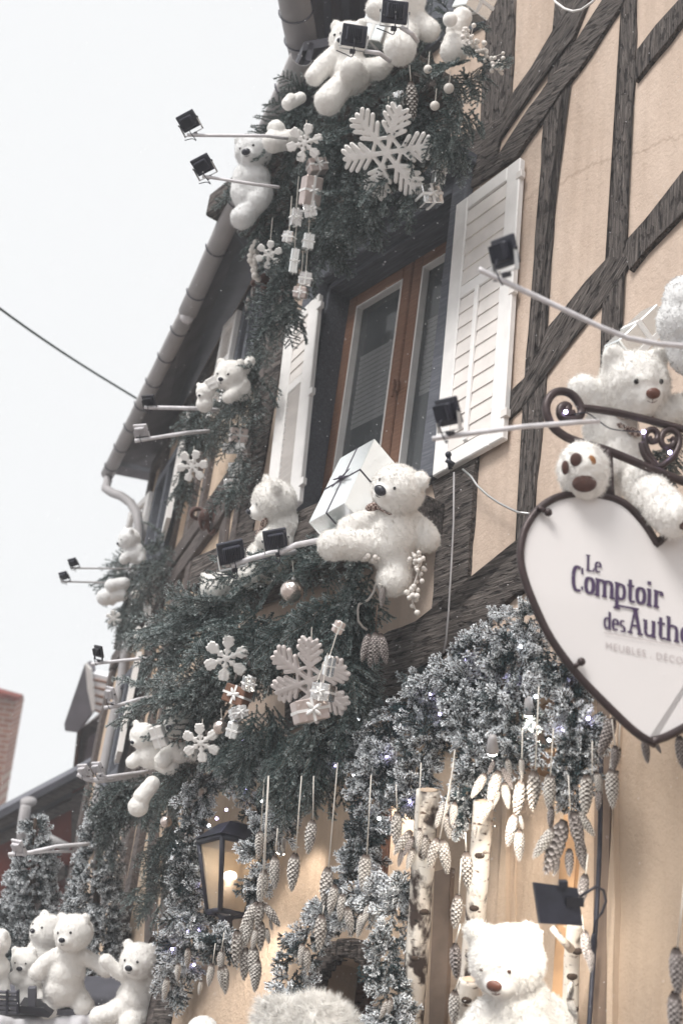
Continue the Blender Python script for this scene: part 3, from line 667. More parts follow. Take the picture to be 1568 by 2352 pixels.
hd = MB(); hd.box(NW(-.14, 5.12, -.145), uN*.012, np.array([0, 0, .03]), nN*.012, .004).box(NW(-.14, 5.10, -.12), uN*.008, np.array([0, 0, .05]), nN*.008, .003).build('window_handle', 'brown', window)
room = MB()

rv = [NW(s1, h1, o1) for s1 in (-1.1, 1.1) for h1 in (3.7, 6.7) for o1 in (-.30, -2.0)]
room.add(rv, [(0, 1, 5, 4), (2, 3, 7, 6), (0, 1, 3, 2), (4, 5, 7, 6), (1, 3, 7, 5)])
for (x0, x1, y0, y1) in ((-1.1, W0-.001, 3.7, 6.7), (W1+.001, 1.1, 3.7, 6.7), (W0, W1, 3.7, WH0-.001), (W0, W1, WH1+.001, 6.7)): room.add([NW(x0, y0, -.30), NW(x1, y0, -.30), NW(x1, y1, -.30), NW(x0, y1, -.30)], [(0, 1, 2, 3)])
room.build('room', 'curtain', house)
# upper window behind the top display
up_ = MB()
for (a, b, c, d) in ((-.66, -.58, 7.1, 8.55), (.43, .51, 7.1, 8.55), (-.579, .429, 7.1, 7.17), (-.12, -.04, 7.171, 8.55)): up_.box(NW((a+b)/2, (c+d)/2, -.02), uN*(b-a)/2, np.array([0, 0, (d-c)/2]), nN*.06, .006)
uw = up_.build('window', 'frame_grey', house)
MB().box(NW(-.07, 7.85, -.12), uN*.52, np.array([0, 0, .7]), nN*.004).build('pane', 'glass', uw)
# shutters
def shutter(label, c4, closed_top=True, slats=True, open_lower=False, n=26, th=.035):
    """c4: world corners TL, TR, BR, BL of the outer face"""
    TL, TR, BR, BL = c4; ex = nrm(TR-TL); ez = nrm(TL-BL); ny = nrm(np.cross(ex, ez)); 
    if ny@nN < 0: ny = -ny
    w_ = np.linalg.norm(TR-TL); h_ = np.linalg.norm(TL-BL); root = thing('window_shutter', label, 'shutter', (BL+BR)/2, 'white wooden shutters of the middle window')
    def at(a, b, o=0): return BL+ex*a*w_+ez*b*h_+ny*o
    fr = MB(); sw = .085/w_
    for (a0, a1, b0, b1) in ((0, sw, 0, 1), (1-sw, 1, 0, 1), (sw+.002, 1-sw-.002, 0, .055), (sw+.002, 1-sw-.002, .945, 1), (sw+.002, 1-sw-.002, .60, .645)):
        fr.box(at((a0+a1)/2, (b0+b1)/2, -th/2), ex*w_*(a1-a0)/2, ez*h_*(b1-b0)/2, ny*th/2, .005)
    fr.build('shutter_frame', 'white_paint', root)
    if closed_top:
        for (b0, b1) in ((.648, .942), (.058, .597)):
            if open_lower and b0 < .1:
                sl = MB(); k = 17
                for i in range(k):
                    b = b0+(b1-b0)*(i+.5)/k
                    sl.box(at(.5, b, -th*.5), ex*w_*(.5-sw-.004), ez*.020+ny*.012, (ny*.6-ez)*.003)
                sl.build('louvre', 'white_slat', root)
            else:
                sl = MB(); k = max(4, int((b1-b0)*h_/.075))
                for i in range(k):
                    c0, c1 = b0+(b1-b0)*i/k, b0+(b1-b0)*(i+1)/k
                    A_ = [at(sw+.004, c0, -.004), at(1-sw-.004, c0, -.004), at(1-sw-.004, c1, -.010), at(sw+.004, c1, -.010)]
                    sl.prism(A_, ny*.008)
                sl.build('panel_slats', 'white_slat', root)
    if not open_lower:
        MB().box(at(.47, .33, .0), ex*.012, ez*h_*.27, ny*.008, .003).build('batten', 'white_paint', root)
    for b in (.08, .5, .93):
        MB().box(at(1.0 if not open_lower else 1.03, b, -.01), ex*.018, ez*.02, ny*.014, .003).build('hinge', 'white_paint' if open_lower else 'white_slat', root)
    return root
shutter('large white louvred shutter folded back on the right of the window', [N_(1046, 470, .055), N_(1194, 360, .05), N_(1146, 1010, .05), N_(991, 1095, .055)])
lt = [N_(655, 748, .09), N_(733, 672, .06), N_(685, 1150, .06), N_(610, 1105, .09)]
lt[3] = lt[2]+(lt[0]-lt[1])
shutter('white shutter left of the window, lower louvres open and dark between', lt, open_lower=True)
# shutter stay and wires
st = MB(); P = [NW(.55, 4.36, .09), NW(.57, 4.33, .12), NW(.59, 4.30, .10)]
D0 = dN(1030, 1060, .1)
mb = MB().tube([P3(1029, 1045, 0, D0), P3(1031, 1062, 0, D0), P3(1034, 1078, 0, D0)], .009, 6).tube([P3(1024, 1056, 3, D0), P3(1042, 1068, 3, D0)], .012, 6).ball(P3(1029, 1044, 0, D0), .014)
setlab(mb.build('shutter_stay', 'metal_black', None, True), 'small black iron stay holding the bottom edge of the right shutter', 'shutter stay')
D1 = dN(1130, 1130, .06)
pts = [(1062, 1078), (1082, 1095), (1095, 1115), (1120, 1138), (1145, 1155), (1170, 1168), (1190, 1177), (1215, 1180)]
setlab(MB().tube([P3(*p, 0, dN(*p, .06)) for p in pts], .005, 6).build('cable', 'steel', None, True), 'thin grey cable looping from the shutter foot to the heart sign', 'cable')
pts = [(1042, 1085), (1041, 1200), (1036, 1300), (1030, 1400), (1024, 1470), (1018, 1500)]
setlab(MB().tube([P3(*p, 0, dN(*p, .075)) for p in pts], .004, 6).build('cable', 'zinc', None, True), 'thin vertical cable running down the post under the window', 'cable')
pts = [(1262, -20), (1275, 5), (1295, 20), (1315, 26), (1335, 22), (1360, 4), (1372, -12)]
setlab(MB().tube([P3(*p, 0, dN(*p, .12)) for p in pts], .006, 6).build('cable', 'white_paint', None, True), 'white cable loop hanging at the top edge beside the posts', 'cable')

# ------------------------------------------------------------------ shop front, below
shop = house
def low(poly, o1, m, name='pilaster', o0=-.04): return beam(poly, o1, o0, m, house, 'N', name)
low(Q4((1170, -300), (1235, -300), (1225, 500), (1215, 1400), (1150, 1400), (1160, 500)), .02, 'post_brown')
low(Q4((1236, -300), (1262, -300), (1250, 500), (1235, 1400), (1216, 1400), (1226, 500)), .05, 'plaster_pale')
low(Q4((1035, 60), (1095, 60), (1080, 400), (1030, 1000), (1010, 1400), (950, 1400), (975, 900), (1005, 400)), .01, 'orange', 'window_frame')
low(Q4((735, 160), (765, 160), (750, 600), (735, 1400), (700, 1400), (718, 600)), .014, 'plaster_pale')
low(Q4((790, 160), (806, 160), (795, 700), (780, 1400), (764, 1400), (780, 700)), .02, 'plaster_pale')
low(Q4((425, 500), (500, 480), (490, 800), (455, 1400), (395, 1400), (410, 900)), .05, 'post_brown')
low(Q4((180, 100), (215, 100), (205, 400), (190, 560), (150, 560), (160, 400)), .02, 'door')
low(Q3((840, 830), (1010, 740), (1012, 790), (845, 880)), .09, 'ceiling', 'moulding')
low(Q3((820, 1090), (1000, 1010), (1000, 1045), (820, 1130)), .12, 'ceiling', 'moulding')
low(Q3((340, 850), (420, 870), (1230, 560), (1230, 640), (420, 950), (340, 930)), .08, 'oak', 'moulding')
dr = MB(); wallbox(dr, DOOR[0]+.0, DOOR[1], .02, 2.32, -.24, -.20); door = dr.build('door', 'door', house)
ar = MB()
for i in range(14):
    a = math.pi*i/13; s_ = (DOOR[0]+DOOR[1])/2-math.cos(a)*(DOOR[1]-DOOR[0])*.5; h = 2.32-.10+math.sin(a)*.14
    ar.box(NW(s_, h, .0), uN*.035, np.array([0, 0, .035]), nN*.03, .006)
ar.build('arch', 'oak', house)
dd = MB(); c_ = (DOOR[0]+DOOR[1])/2
for i in range(7):
    s_ = DOOR[0]+.05+(DOOR[1]-DOOR[0]-.1)*i/6; dd.box(NW(s_, 1.2, -.19), uN*.03, np.array([0, 0, 1.1]), nN*.008, .003)
dd.build('door_boards', 'door', house)

# ------------------------------------------------------------------ far house along the street
far = thing('half_timbered_house', 'narrow receding half-timbered house under the long grey eaves and gutter', 'house', FW(2.5, 0))
FH = 6.80; SE = 3.98
gridwall('wall', FW, 0, SE, 0.02, FH, 'plaster_pale', far, uF, nF)
def fbeam(poly, o1=.03, m='oak_far', name='beam'): return beam(poly, o1, -.03, m, far, 'F', name)
def fb(s0, s1, h0, h1, o1=.03, m='oak_far', name='beam', parent=None):
    bi[0] += 1; o1 += (bi[0] % 5)*.0023
    mb = MB().box(FW((s0+s1)/2, (h0+h1)/2, (o1-.03)/2), uF*(s1-s0)/2, np.array([0, 0, (h1-h0)/2]), nF*(o1+.03)/2, .004); return mb.build(name, m, parent or far)
for h in (6.52, 5.0, 4.82, 3.45, 3.3, 2.3): fb(0.02, SE-.02, h, h+.13, .035)
for s_ in (.05, 1.25, 1.62, 2.15, 3.3, 3.84):
    for (a, b) in ((5.14, 6.51), (3.59, 4.81), (2.44, 3.29), (.1, 2.29)): fb(s_, s_+.13, a, b, .03)
for (s0, s1, a, b) in ((1.95, 2.5, 3.6, 4.8), (2.2, 2.5, 5.14, 6.5), (0.1, .5, 3.6, 4.8), (3.0, 3.3, 3.6, 4.8), (.2, .6, 2.45, 3.28), (1.4, 1.9, 2.45, 3.28), (.5, 1.1, 2.45, 3.28), (2.3, 2.9, 2.45, 3.28)):
    n_ = 8; w_ = .07; bi[0] += 1
    d = FW(s1, b, 0)-FW(s0, a, 0); k = nrm(np.cross(d, nF))
    MB().span(FW(s0, a, .012+.001*(bi[0] % 4)), FW(s1, b, .012+.001*(bi[0] % 4)), k*w_, nF*.012).build('brace', 'oak_far', far)
def far_window(s0, s1, h0, h1, lab1, lab2, group='white shutters of the receding house'):
    mb = MB()
    for (a, b, c, d) in ((s0-.08, s0, h0-.08, h1+.08), (s1, s1+.08, h0-.08, h1+.08), (s0+.001, s1-.001, h1, h1+.08), (s0+.001, s1-.001, h0-.08, h0), ((s0+s1)/2-.03, (s0+s1)/2+.03, h0+.001, h1-.001)):
        mb.box(FW((a+b)/2, (c+d)/2, .02), uF*(b-a)/2, np.array([0, 0, (d-c)/2]), nF*.045, .005)
    wv = mb.build('window', 'frame_grey', far)
    MB().box(FW((s0+s1)/2, (h0+h1)/2, .006), uF*(s1-s0)/2, np.array([0, 0, (h1-h0)/2]), nF*.004).build('pane', 'glass', wv)
    for sgn, lab, sA in ((1, lab1, s1+.09), (-1, lab2, s0-.09)):
        if not lab: continue
        w_ = (s1-s0)*(.5 if sgn < 0 else .62); ang = math.radians(7); root = thing('window_shutter', lab, 'shutter', FW(sA, h0), group)
        ex = uF*sgn*math.cos(ang)+nF*math.sin(ang); ny = nrm(np.cross(ex, [0, 0, 1.])); fr = MB()
        def at(a, b, o=0): return FW(sA, h0, .08)+ex*a*w_+np.array([0, 0, b*(h1-h0)])+ny*o
        for (a0, a1, b0, b1) in ((0, .16, 0, 1), (.84, 1, 0, 1), (.161, .839, 0, .07), (.161, .839, .93, 1), (.161, .839, .5, .56)):
            fr.box(at((a0+a1)/2, (b0+b1)/2), ex*w_*(a1-a0)/2, np.array([0, 0, (h1-h0)*(b1-b0)/2]), ny*.016)
        fr.build('shutter_frame', 'white_paint', root); sl = MB()
        for i in range(22):
            b = .08+.84*(i+.5)/22
            sl.box(at(.5, b), ex*w_*.34, np.array([0, 0, .016])+ny*.010, (ny*.6-np.array([0, 0, 1.]))*.003)
        sl.build('louvre', 'white_slat', root)
far_window(.42, .82, 5.72, 6.42, 'tall white shutter under the eaves just left of the hanging silver gifts', None)
far_window(2.35, 3.2, 5.30, 6.1, 'far white louvred shutter beside the swan-neck downpipe', 'white louvred shutter just left of the brown bow wreath')
far_window(2.45, 3.1, 3.75, 4.42, None, 'white louvred shutter between fir branches above the pair of bears holding a gift')
# eaves: soffit, gutters, swan neck
ga, gb, gc = F_(692, 130, .37), F_(432, 716, .37), F_(248, 1088, .37)
ge = gb+(gc-gb)*1.0
sof = MB()
def so(a, b, inn0, inn1, name, z=0.):
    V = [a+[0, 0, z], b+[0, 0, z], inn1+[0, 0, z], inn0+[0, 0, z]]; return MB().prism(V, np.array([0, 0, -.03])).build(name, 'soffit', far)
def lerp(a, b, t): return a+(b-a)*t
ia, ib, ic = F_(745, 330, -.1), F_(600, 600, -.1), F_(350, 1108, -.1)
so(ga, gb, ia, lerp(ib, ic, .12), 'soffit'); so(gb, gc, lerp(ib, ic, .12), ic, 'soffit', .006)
bt = MB()
for i in range(9):
    a = lerp(ga, gc, (i+.5)/9); b = lerp(ia, ic, (i+.5)/9); bt.span(a-[0, 0, .03], b-[0, 0, .03], uF*.012, np.array([0, 0, .022]))
bt.build('soffit_batten', 'zinc_dark', far)
fa = MB()                                                       # edge board and bay of the roof above
for a, b in ((ga, gb), (gb, gc)):
    fa.span(a+[0, 0, .05]-nF*.04, b+[0, 0, .05]-nF*.04, nF*.015, np.array([0, 0, .06]))
fa.build('fascia', 'zinc_dark', far)
rf = MB(); a, b = ga+[0, 0, .1], gc+[0, 0, .1]
rf.prism([a, b, b-nF*3+[0, 0, 2.0], a-nF*3+[0, 0, 2.0]], np.array([0, 0, .06])); rf.build('roof', 'zinc_dark', far)
def gutter(a, b, r, name, parent, m='zinc', nseg=8):
    mb = MB(); V = []; Fc = []; G = []; d = nrm(b-a); s_ = nrm(np.cross(d, [0, 0, 1.])); K = 10
    for i in range(nseg+1):
        p = a+(b-a)*i/nseg; rr = r*(1+(.04 if i % 2 else 0))
        for k in range(K+1):
            t = math.pi*k/K; V.append(p+s_*math.cos(t)*rr-np.array([0, 0, 1.])*math.sin(t)*rr)
        for k in range(K+1):
            t = math.pi*(K-k)/K; V.append(p+s_*math.cos(t)*(rr-.006)-np.array([0, 0, 1.])*math.sin(t)*(rr-.006))
    w_ = 2*(K+1)
    for i in range(nseg):
        for k in range(w_): Fc.append([i*w_+k, i*w_+(k+1) % w_, (i+1)*w_+(k+1) % w_, (i+1)*w_+k])
    Fc += [list(range(w_))[::-1], [nseg*w_+k for k in range(w_)]]
    mb.add(V, Fc); o = mb.build(name, m, parent, True)
    for i in range(1, nseg+1):
        p = a+(b-a)*(i-.5)/nseg; ring = []
        for k in range(13):
            t = math.pi*k/12; ring.append(p+s_*math.cos(t)*(r+.008)-np.array([0, 0, 1.])*math.sin(t)*(r+.008))
        MB().tube(ring, .0045, 6).build('bracket', 'zinc_dark', o, True)
    return o
gutter(ga, gb, .060, 'gutter', far, nseg=5); gutter(gb+nrm(gc-gb)*.03, gc, .054, 'gutter', far, nseg=7)
MB().ball(gb-[0, 0, .04], .045).build('gutter_joint', 'arm', far, True)
dp = [(250, 1085), (248, 1105), (243, 1122), (258, 1132), (280, 1140), (300, 1155), (314, 1178), (319, 1205), (318, 1300), (280, 1560), (262, 1650), (240, 1760), (210, 1900), (175, 2050), (120, 2330)]
Dg = float(-(gc-EYE)@B); dps = []
for i, (x, y) in enumerate(dp): dps.append(P3(x, y, 0, Dg+(dF(318, 1300, .06)-Dg)*min(1, i/7)) if i < 8 else F_(x, y, .06))
MB().tube(dps, .036, 10).build('downpipe', 'zinc', far, True)
# the bay that climbs towards the viewer at the top of the picture
vg = thing('roof_eaves', 'dark eaves and round grey gutter climbing out of the top edge', 'eaves', P3(695, 128, 0, 7.75))
va, vb = P3(698, 118, 0, 7.75), P3(648, -150, 0, 7.1)
gutter(vb, va, .085, 'gutter', vg, nseg=4)
Vq = [P3(705, 118, -10, 7.8), P3(664, -150, -10, 7.15), P3(900, -150, -60, 7.3), P3(850, 130, -120, 8.3), P3(770, 230, -160, 8.5)]
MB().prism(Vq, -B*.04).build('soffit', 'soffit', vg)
rb = MB()
for i in range(4):
    rb.span(P3(700+i*45, -150, 0, 7.2), P3(716+i*40, 120, -30, 7.9), R*.02, B*.03)
rb.build('rafter', 'zinc_dark', vg)

# ------------------------------------------------------------------ houses beyond
def card(pts, D, depth, m, name, parent, grain=None):
    P = [P3(x, y, 0, D) for x, y in pts]; nv = nrm(np.cross(P[1]-P[0], P[2]-P[0])); nv = nv if nv@B > 0 else -nv
    up = np.array([0, 0, 1.]); h_ = nrm(np.cross(up, nv)); G = [np.array([p@h_, p[2], 0]) for p in P]
    return MB().prism(P, nv*depth, G).build(name, m, parent)
dh = thing('gabled_house', 'small gabled house with snow on its tiled roof beside the drainpipe', 'house', P3(200, 1860, 0, 13.5))
card(Q6((355, 960), (470, 880), (520, 700), (500, 1200), (330, 1200)), 13.4, 2., 'oak_far', 'wall', dh)
card(Q6((390, 650), (412, 672), (430, 830), (425, 870), (355, 965), (300, 958), (296, 925)), 13.1, .3, 'soffit', 'gable', dh)
card(Q6((392, 650), (415, 678), (436, 862), (424, 872), (402, 770)), 12.98, .1, 'white_slat', 'barge_board', dh)
for i in range(5):
    y = 690+i*36; card(Q6((415+i*5, y), (508-i*2, y+22), (504-i*2, y+44), (418+i*5, y+26)), 13.2-.04*i, .25, 'snow', 'snowy_tile_row', dh)
    card(Q6((415+i*5, y+27), (506-i*2, y+45), (503-i*2, y+54), (420+i*5, y+36)), 13.16-.04*i, .2, 'brown', 'tile_edge', dh)
card(Q6((405, 990), (440, 965), (428, 1190), (370, 1190)), 13.3, .1, 'soffit', 'window', dh)
card(Q6((355, 965), (372, 955), (345, 1200), (328, 1200)), 13.3, .1, 'door', 'corner_board', dh)
rh = thing('red_house', 'dark red timbered house with a low sloping eave behind the frosted trees', 'house', P3(100, 2200, 0, 12.5))
card([(-60, 1925), (0, 1900), (165, 1815), (330, 1725), (340, 1900), (280, 2200), (230, 2400), (-60, 2400)], 12.6, 2., 'red_wall', 'wall', rh)
card([(-60, 1893), (0, 1862), (165, 1775), (330, 1672), (335, 1700), (0, 1880), (-60, 1912)], 12.2, .5, 'zinc_dark', 'eave', rh)
card([(-60, 1912), (0, 1880), (200, 1778), (200, 1800), (0, 1905), (-60, 1935)], 12.35, .2, 'oak_far', 'eave_board', rh)
for pg in (Q5((330, 150), (420, 110), (370, 420), (300, 760), (260, 760), (330, 420)), Q5((190, 420), (215, 410), (190, 760), (150, 760)), Q5((0, 330), (330, 170), (330, 215), (0, 380)), Q5((0, 620), (300, 480), (300, 530), (0, 670)), Q5((60, 350), (90, 340), (60, 760), (20, 760))):
    card(pg, 12.5, .1, 'oak_far', 'beam', rh)
card(Q5((-80, 260), (330, 60), (330, 160), (-80, 370)), 12.56, .05, 'soffit', 'eave_shade_strip', rh)  # thin grey strip standing in for the shade under the eave
# round grey gutter end with its pipe
dpz = thing('drainpipe', 'grey pipe elbow under a round gutter end at the red house', 'drainpipe', P3(65, 1840, 0, 11.8))
MB().ell(P3(66, 1842, 0, 11.9), R*.07, U*.045, B*.08).tube([P3(60, 1850, 0, 11.8), P3(52, 1900, 0, 11.8), P3(48, 2050, 0, 11.8)], .045).build('pipe', 'zinc', dpz, True)
MB().tube([P3(90, 1915, 0, 11.7), P3(160, 1950, 0, 11.7)], .04).build('branch_pipe', 'zinc', dpz, True)
ch = thing('brick_gable', 'tall red brick gable end standing at the left edge', 'building', P3(0, 1850, 0, 22))
card([(-260, 1560), (-260, 2100), (-45, 2100), (-6, 1860), (36, 1616), (35, 1610), (-40, 1594)], 22, .6, 'brick', 'wall', ch)
card([(-260, 1548), (-40, 1578), (44, 1601), (43, 1611), (-40, 1592), (-260, 1566)], 21.9, .3, 'red_wall', 'coping', ch)
cb = [DD(-200, 560, 9)] 
pts = [lerp(np.array([-160, 585.]), np.array([322, 920.]), i/20)+[0, 14*math.sin(math.pi*i/20)] for i in range(21)]
setlab(MB().tube([P3(x, y, 0, 9+2.6*(i/20)) for i, (x, y) in enumerate(pts)], .010, 6).build('overhead_cable', 'cable', None, True), 'dark overhead cable crossing the white sky to the gutter', 'cable')
# ================================================================== PART 3
# ------------------------------------------------------------------ helpers for the decorations
s_ = 0
def crv_(P, n=5):
    out = []
    for i in range(len(P)-1):
        p0 = P[max(0, i-1)]; p1 = P[i]; p2 = P[i+1]; p3 = P[min(len(P)-1, i+2)]
        for k in range(n): t = k/n; out.append(.5*((2*p1)+(-p0+p2)*t+(2*p0-5*p1+4*p2-p3)*t*t+(-p0+3*p1-3*p2+p3)*t**3))
    out.append(P[-1]); return out
def dT(x, y): return min(dN(x, y, .45), 7.35)                    # upper display
def dM(x, y): return dN(x, y, .38)                               # main display
def dC(x, y): return min(dF(x, y, .13), 8.5)                               # display under the far upper windows
def dG(x, y): return dN(x, y, .30) if x > 480 else 6.35           # frosted garland
def flood(label, cx, cy, sz, face, up, D, arm=None, group=None, body='metal_black', arm_r=.012, panel=False, armm='arm', clampd=1.0):
    s = u2(D); sz = sz*1.25; c = P3(cx, cy, 0, D); f = scr(*face); u_ = scr(*up); u_ = nrm(u_-f*(u_@f)); r_ = np.cross(u_, f); h = sz*s/2
    root = thing('floodlight', label, 'floodlight', c, group)
    MB().box(c, r_*h, u_*h*.85, f*h*.16, h*.06).build('front_frame', body, root)
    MB().box(c+f*h*.165, r_*h*.86, u_*h*.7, f*h*.02).build('lens', 'lens', root)
    hs_ = MB().box(c-f*h*.36, r_*h*.68, u_*h*.55, f*h*.19, h*.08)
    hs_.build('housing', body, root); fn = MB(); nfin = 9
    fb_ = MB()
    for i in range(nfin): fb_.box(c-f*h*.62+r_*h*.56*(2*i/(nfin-1)-1), r_*h*.022, u_*h*.5, f*h*.10)
    fb_.box(c-f*h*.53, r_*h*.6, u_*h*.52, f*h*.02); fb_.build('heat_sink', body, root)
    br = MB()
    for sg in (-1, 1): br.span(c+r_*sg*h*1.06-f*h*.1, c+r_*sg*h*1.06-u_*h*1.15-f*h*.3, r_*h*.03, f*h*.13)
    br.span(c-r_*h*1.09-u_*h*1.17-f*h*.3, c+r_*h*1.09-u_*h*1.17-f*h*.3, u_*h*.03, f*h*.13).build('bracket', 'steel' if body == 'metal_black' and sz > 45 else body, root)
    for sg in (-1, 1): MB().ell(c+r_*sg*h*1.12-f*h*.1, r_*h*.06, u_*h*.13, f*h*.13, 10, 6).build('knob', 'metal_dark', root, True)
    cl = c-u_*h*1.3-f*h*.3
    MB().box(cl, r_*h*.22, u_*h*.16, f*h*.22, h*.04).build('clamp', 'metal_dark', root)
    a0 = c-f*h*.62-u_*h*.3; MB().tube(crv_([a0, a0-f*h*.35-u_*h*.5, cl-f*h*.5-u_*h*.5, cl-u_*h*.3+r_*h*.5, cl+r_*h*1.3-u_*h*.1]), h*.045, 5).build('lead', 'metal_black', root, True)
    if arm:
        pts = [P3(a[0], a[1], a[2] if len(a) > 2 else 0, a[3] if len(a) > 3 else D) for a in arm]
        P = []
        for i in range(len(pts)-1):
            for k in range(4): P.append(lerp(pts[i], pts[i+1], k/4))
        P.append(pts[-1]); MB().tube(P, [arm_r*(1+.10*noise.noise(Vector(p)*9)) for p in P], 10).build('arm', armm, root, True)
    return root
def rotm(rx, ry, rz):
    from mathutils import Euler
    m = Euler((math.radians(rx), math.radians(ry), math.radians(rz))).to_matrix(); return [scr(*m.col[0]), scr(*m.col[1]), scr(*m.col[2])]
def gift(label, cx, cy, D, dims, rot, m='silver', ribbon='ribbon', strg=None, group='wrapped gifts hanging among the fir branches', bow=True, cat='gift', axes=None, bevel=.004):
    s = u2(D); c = P3(cx, cy, 0, D); X, Y, Z = axes or rotm(*rot); a, b, d = [v*s/2 for v in dims]
    root = thing('wrapped_gift', label, cat, c, group)
    MB().box(c, X*a, Y*b, Z*d, min(bevel, a*.2)).build('box', m, root)
    rb = MB(); e = .0022; w_ = min(a, b)*(.13 if strg or ribbon != 'ribbon_dark' else .025)
    rb.box(c, X*w_, Y*(b+e), Z*(d+e)).box(c, X*(a+e*1.3), Y*w_, Z*(d+e*1.3)); rb.build('ribbon', ribbon, root)
    if bow:
        bw = MB(); t = c+Z*(d+e)
        for an in (.4, 2.2, 3.6, 5.4):
            dd_ = X*math.cos(an)+Y*math.sin(an); bw.ell(t+dd_*a*.30+Z*a*.08, dd_*a*.30, np.cross(Z, dd_)*a*(.13 if ribbon != 'ribbon_dark' else .05), Z*a*(.10 if ribbon != 'ribbon_dark' else .03), 10, 6)
        bw.ball(t+Z*a*.08, a*.11, 8, 6); bw.build('bow', ribbon, root, True)
    if strg: MB().tube([P3(p[0], p[1], 0, D) for p in strg], .0018, 4).build('string', 'string', root)
    return root
def snowflake(label, cx, cy, r, D, normal, spin, style='fern', m='snowflake', group='white snowflake ornaments', strg=None, cat='snowflake'):
    s = u2(D); c = P3(cx, cy, 0, D); n = scr(*normal); X = nrm(R-n*(R@n)); Y = np.cross(n, X); R_ = r*s; th = .009; pr = []
    def bar(p, q_, w_, k=0):
        def f(mb):
            a = np.array(p)*R_; b = np.array(q_)*R_; A_ = c+X*a[0]+Y*a[1]; B_ = c+X*b[0]+Y*b[1]; d = nrm(B_-A_); sd_ = np.cross(n, d)
            mb.span(A_, B_, sd_*w_*R_, n*(th+k*.0004)).ell(A_, d*w_*R_, sd_*w_*R_, n*th, 10, 6).ell(B_, d*w_*R_, sd_*w_*R_, n*th, 10, 6)
        pr.append(f)
    for i in range(6):
        a = math.radians(spin+60*i); e = np.array([math.cos(a), math.sin(a)])
        if style == 'fern':
            w_ = .042; w_ = .046; bar((0, 0), e*.98, w_, i)
            bar(e*.34, (np.array([math.cos(a+math.pi/3), math.sin(a+math.pi/3)]))*.34, .034)
            for (t, l) in ((.34, .34), (.50, .38), (.66, .34), (.82, .24)):
                for sg in (-1, 1):
                    b = a+sg*math.radians(48); bar(e*t, e*t+np.array([math.cos(b), math.sin(b)])*l, .042)
        else:
            bar((0, 0), e*.92, .055, i)
            for (t, l) in ((.22, .15), (.42, .30), (.58, .30), (.74, .22)):
                for sg in (-1, 1):
                    b = a+sg*math.radians(42); bar(e*t, e*t+np.array([math.cos(b), math.sin(b)])*l, .055)
    V, Fs, _ = remeshed(pr, max(.0028, R_/70), 2, .5); root = thing('snowflake_ornament', label, cat, c, group)
    mesh_obj('snowflake', V, Fs, m, root, False)
    MB().tube([c+Y*0+n*0, P3(cx+3, cy-r*.9, -6, D), P3(cx+(strg[0]-cx), strg[1], -6, D)] if strg else [P3(cx, cy, -8, D), P3(cx+4, cy-r*1.15, -10, D)], .0018, 4).build('string', 'string', root)
    return root
def bauble(label, cx, cy, r, D, m='glitter', strg=None, group='silver baubles among the fir', cap=True):
    s = u2(D); c = P3(cx, cy, 0, D); root = thing('bauble', label, 'bauble', c, group)
    MB().ball(c, r*s, 24, 16).build('ball', m, root, True)
    if cap: MB().tube([c+[0, 0, r*s*.97], c+[0, 0, r*s*1.2]], r*s*.2, 10).build('cap', 'steel', root, True)
    t = strg or (cx+2, cy-r*2.5); MB().tube([c+[0, 0, r*s*1.2], P3(t[0], t[1], -5, D)], .0018, 4).build('string', 'string', root)
    return root
def berries(label, pts, D, rb_=6, n=26, spread=14, m='berry', group='sprigs of white berries'):
    s = u2(D); root = thing('berry_sprig', label, 'berry sprig', P3(*pts[0], 0, D), group)
    MB().tube([P3(*p, 0, D) for p in pts], .004, 6).build('stem', 'twig_white', root, True)
    bm_ = MB(); st = MB()
    for (p, tg) in path_pts([(a, b, 1) for a, b in pts], n):
        o = rng.normal(0, spread*.55, 3); q_ = P3(p[0]+o[0], p[1]+o[1], o[2]+5, D); bm_.ball(q_, rb_*s*rng.uniform(.75, 1.15), 10, 7); st.tube([P3(p[0], p[1], 0, D), q_], .0016, 4, False)
    bm_.build('berry_bunch', m, root, True); st.build('twigs', 'twig_white', root); return root
def fgarl(name, label, cat, strokes, m='fir', group=None, lights=()):
    ins = []
    for st in strokes: ins += stroke(*st)
    if m == 'frosted':                                       # flock lies in clumps
        ins = [(T, p_, d, ro, sc, fg*(.55+1.1*max(0, .5+noise.noise(Vector(p_)*9)))) for (T, p_, d, ro, sc, fg) in ins]
    P = ins[0][1]; root = thing(name, label, cat, P, group); foliage(root, ins, m)
    for (x, y, D, mm) in lights: MB().ball(P3(x, y, 20, D), .0065, 8, 6).build('fairy_light', mm, root, True)
    return root
def dirc(dx, dy, dz, spread=.5): return lambda tg, o, oz: (dx+o[0]*spread, dy+o[1]*spread*.8, dz)
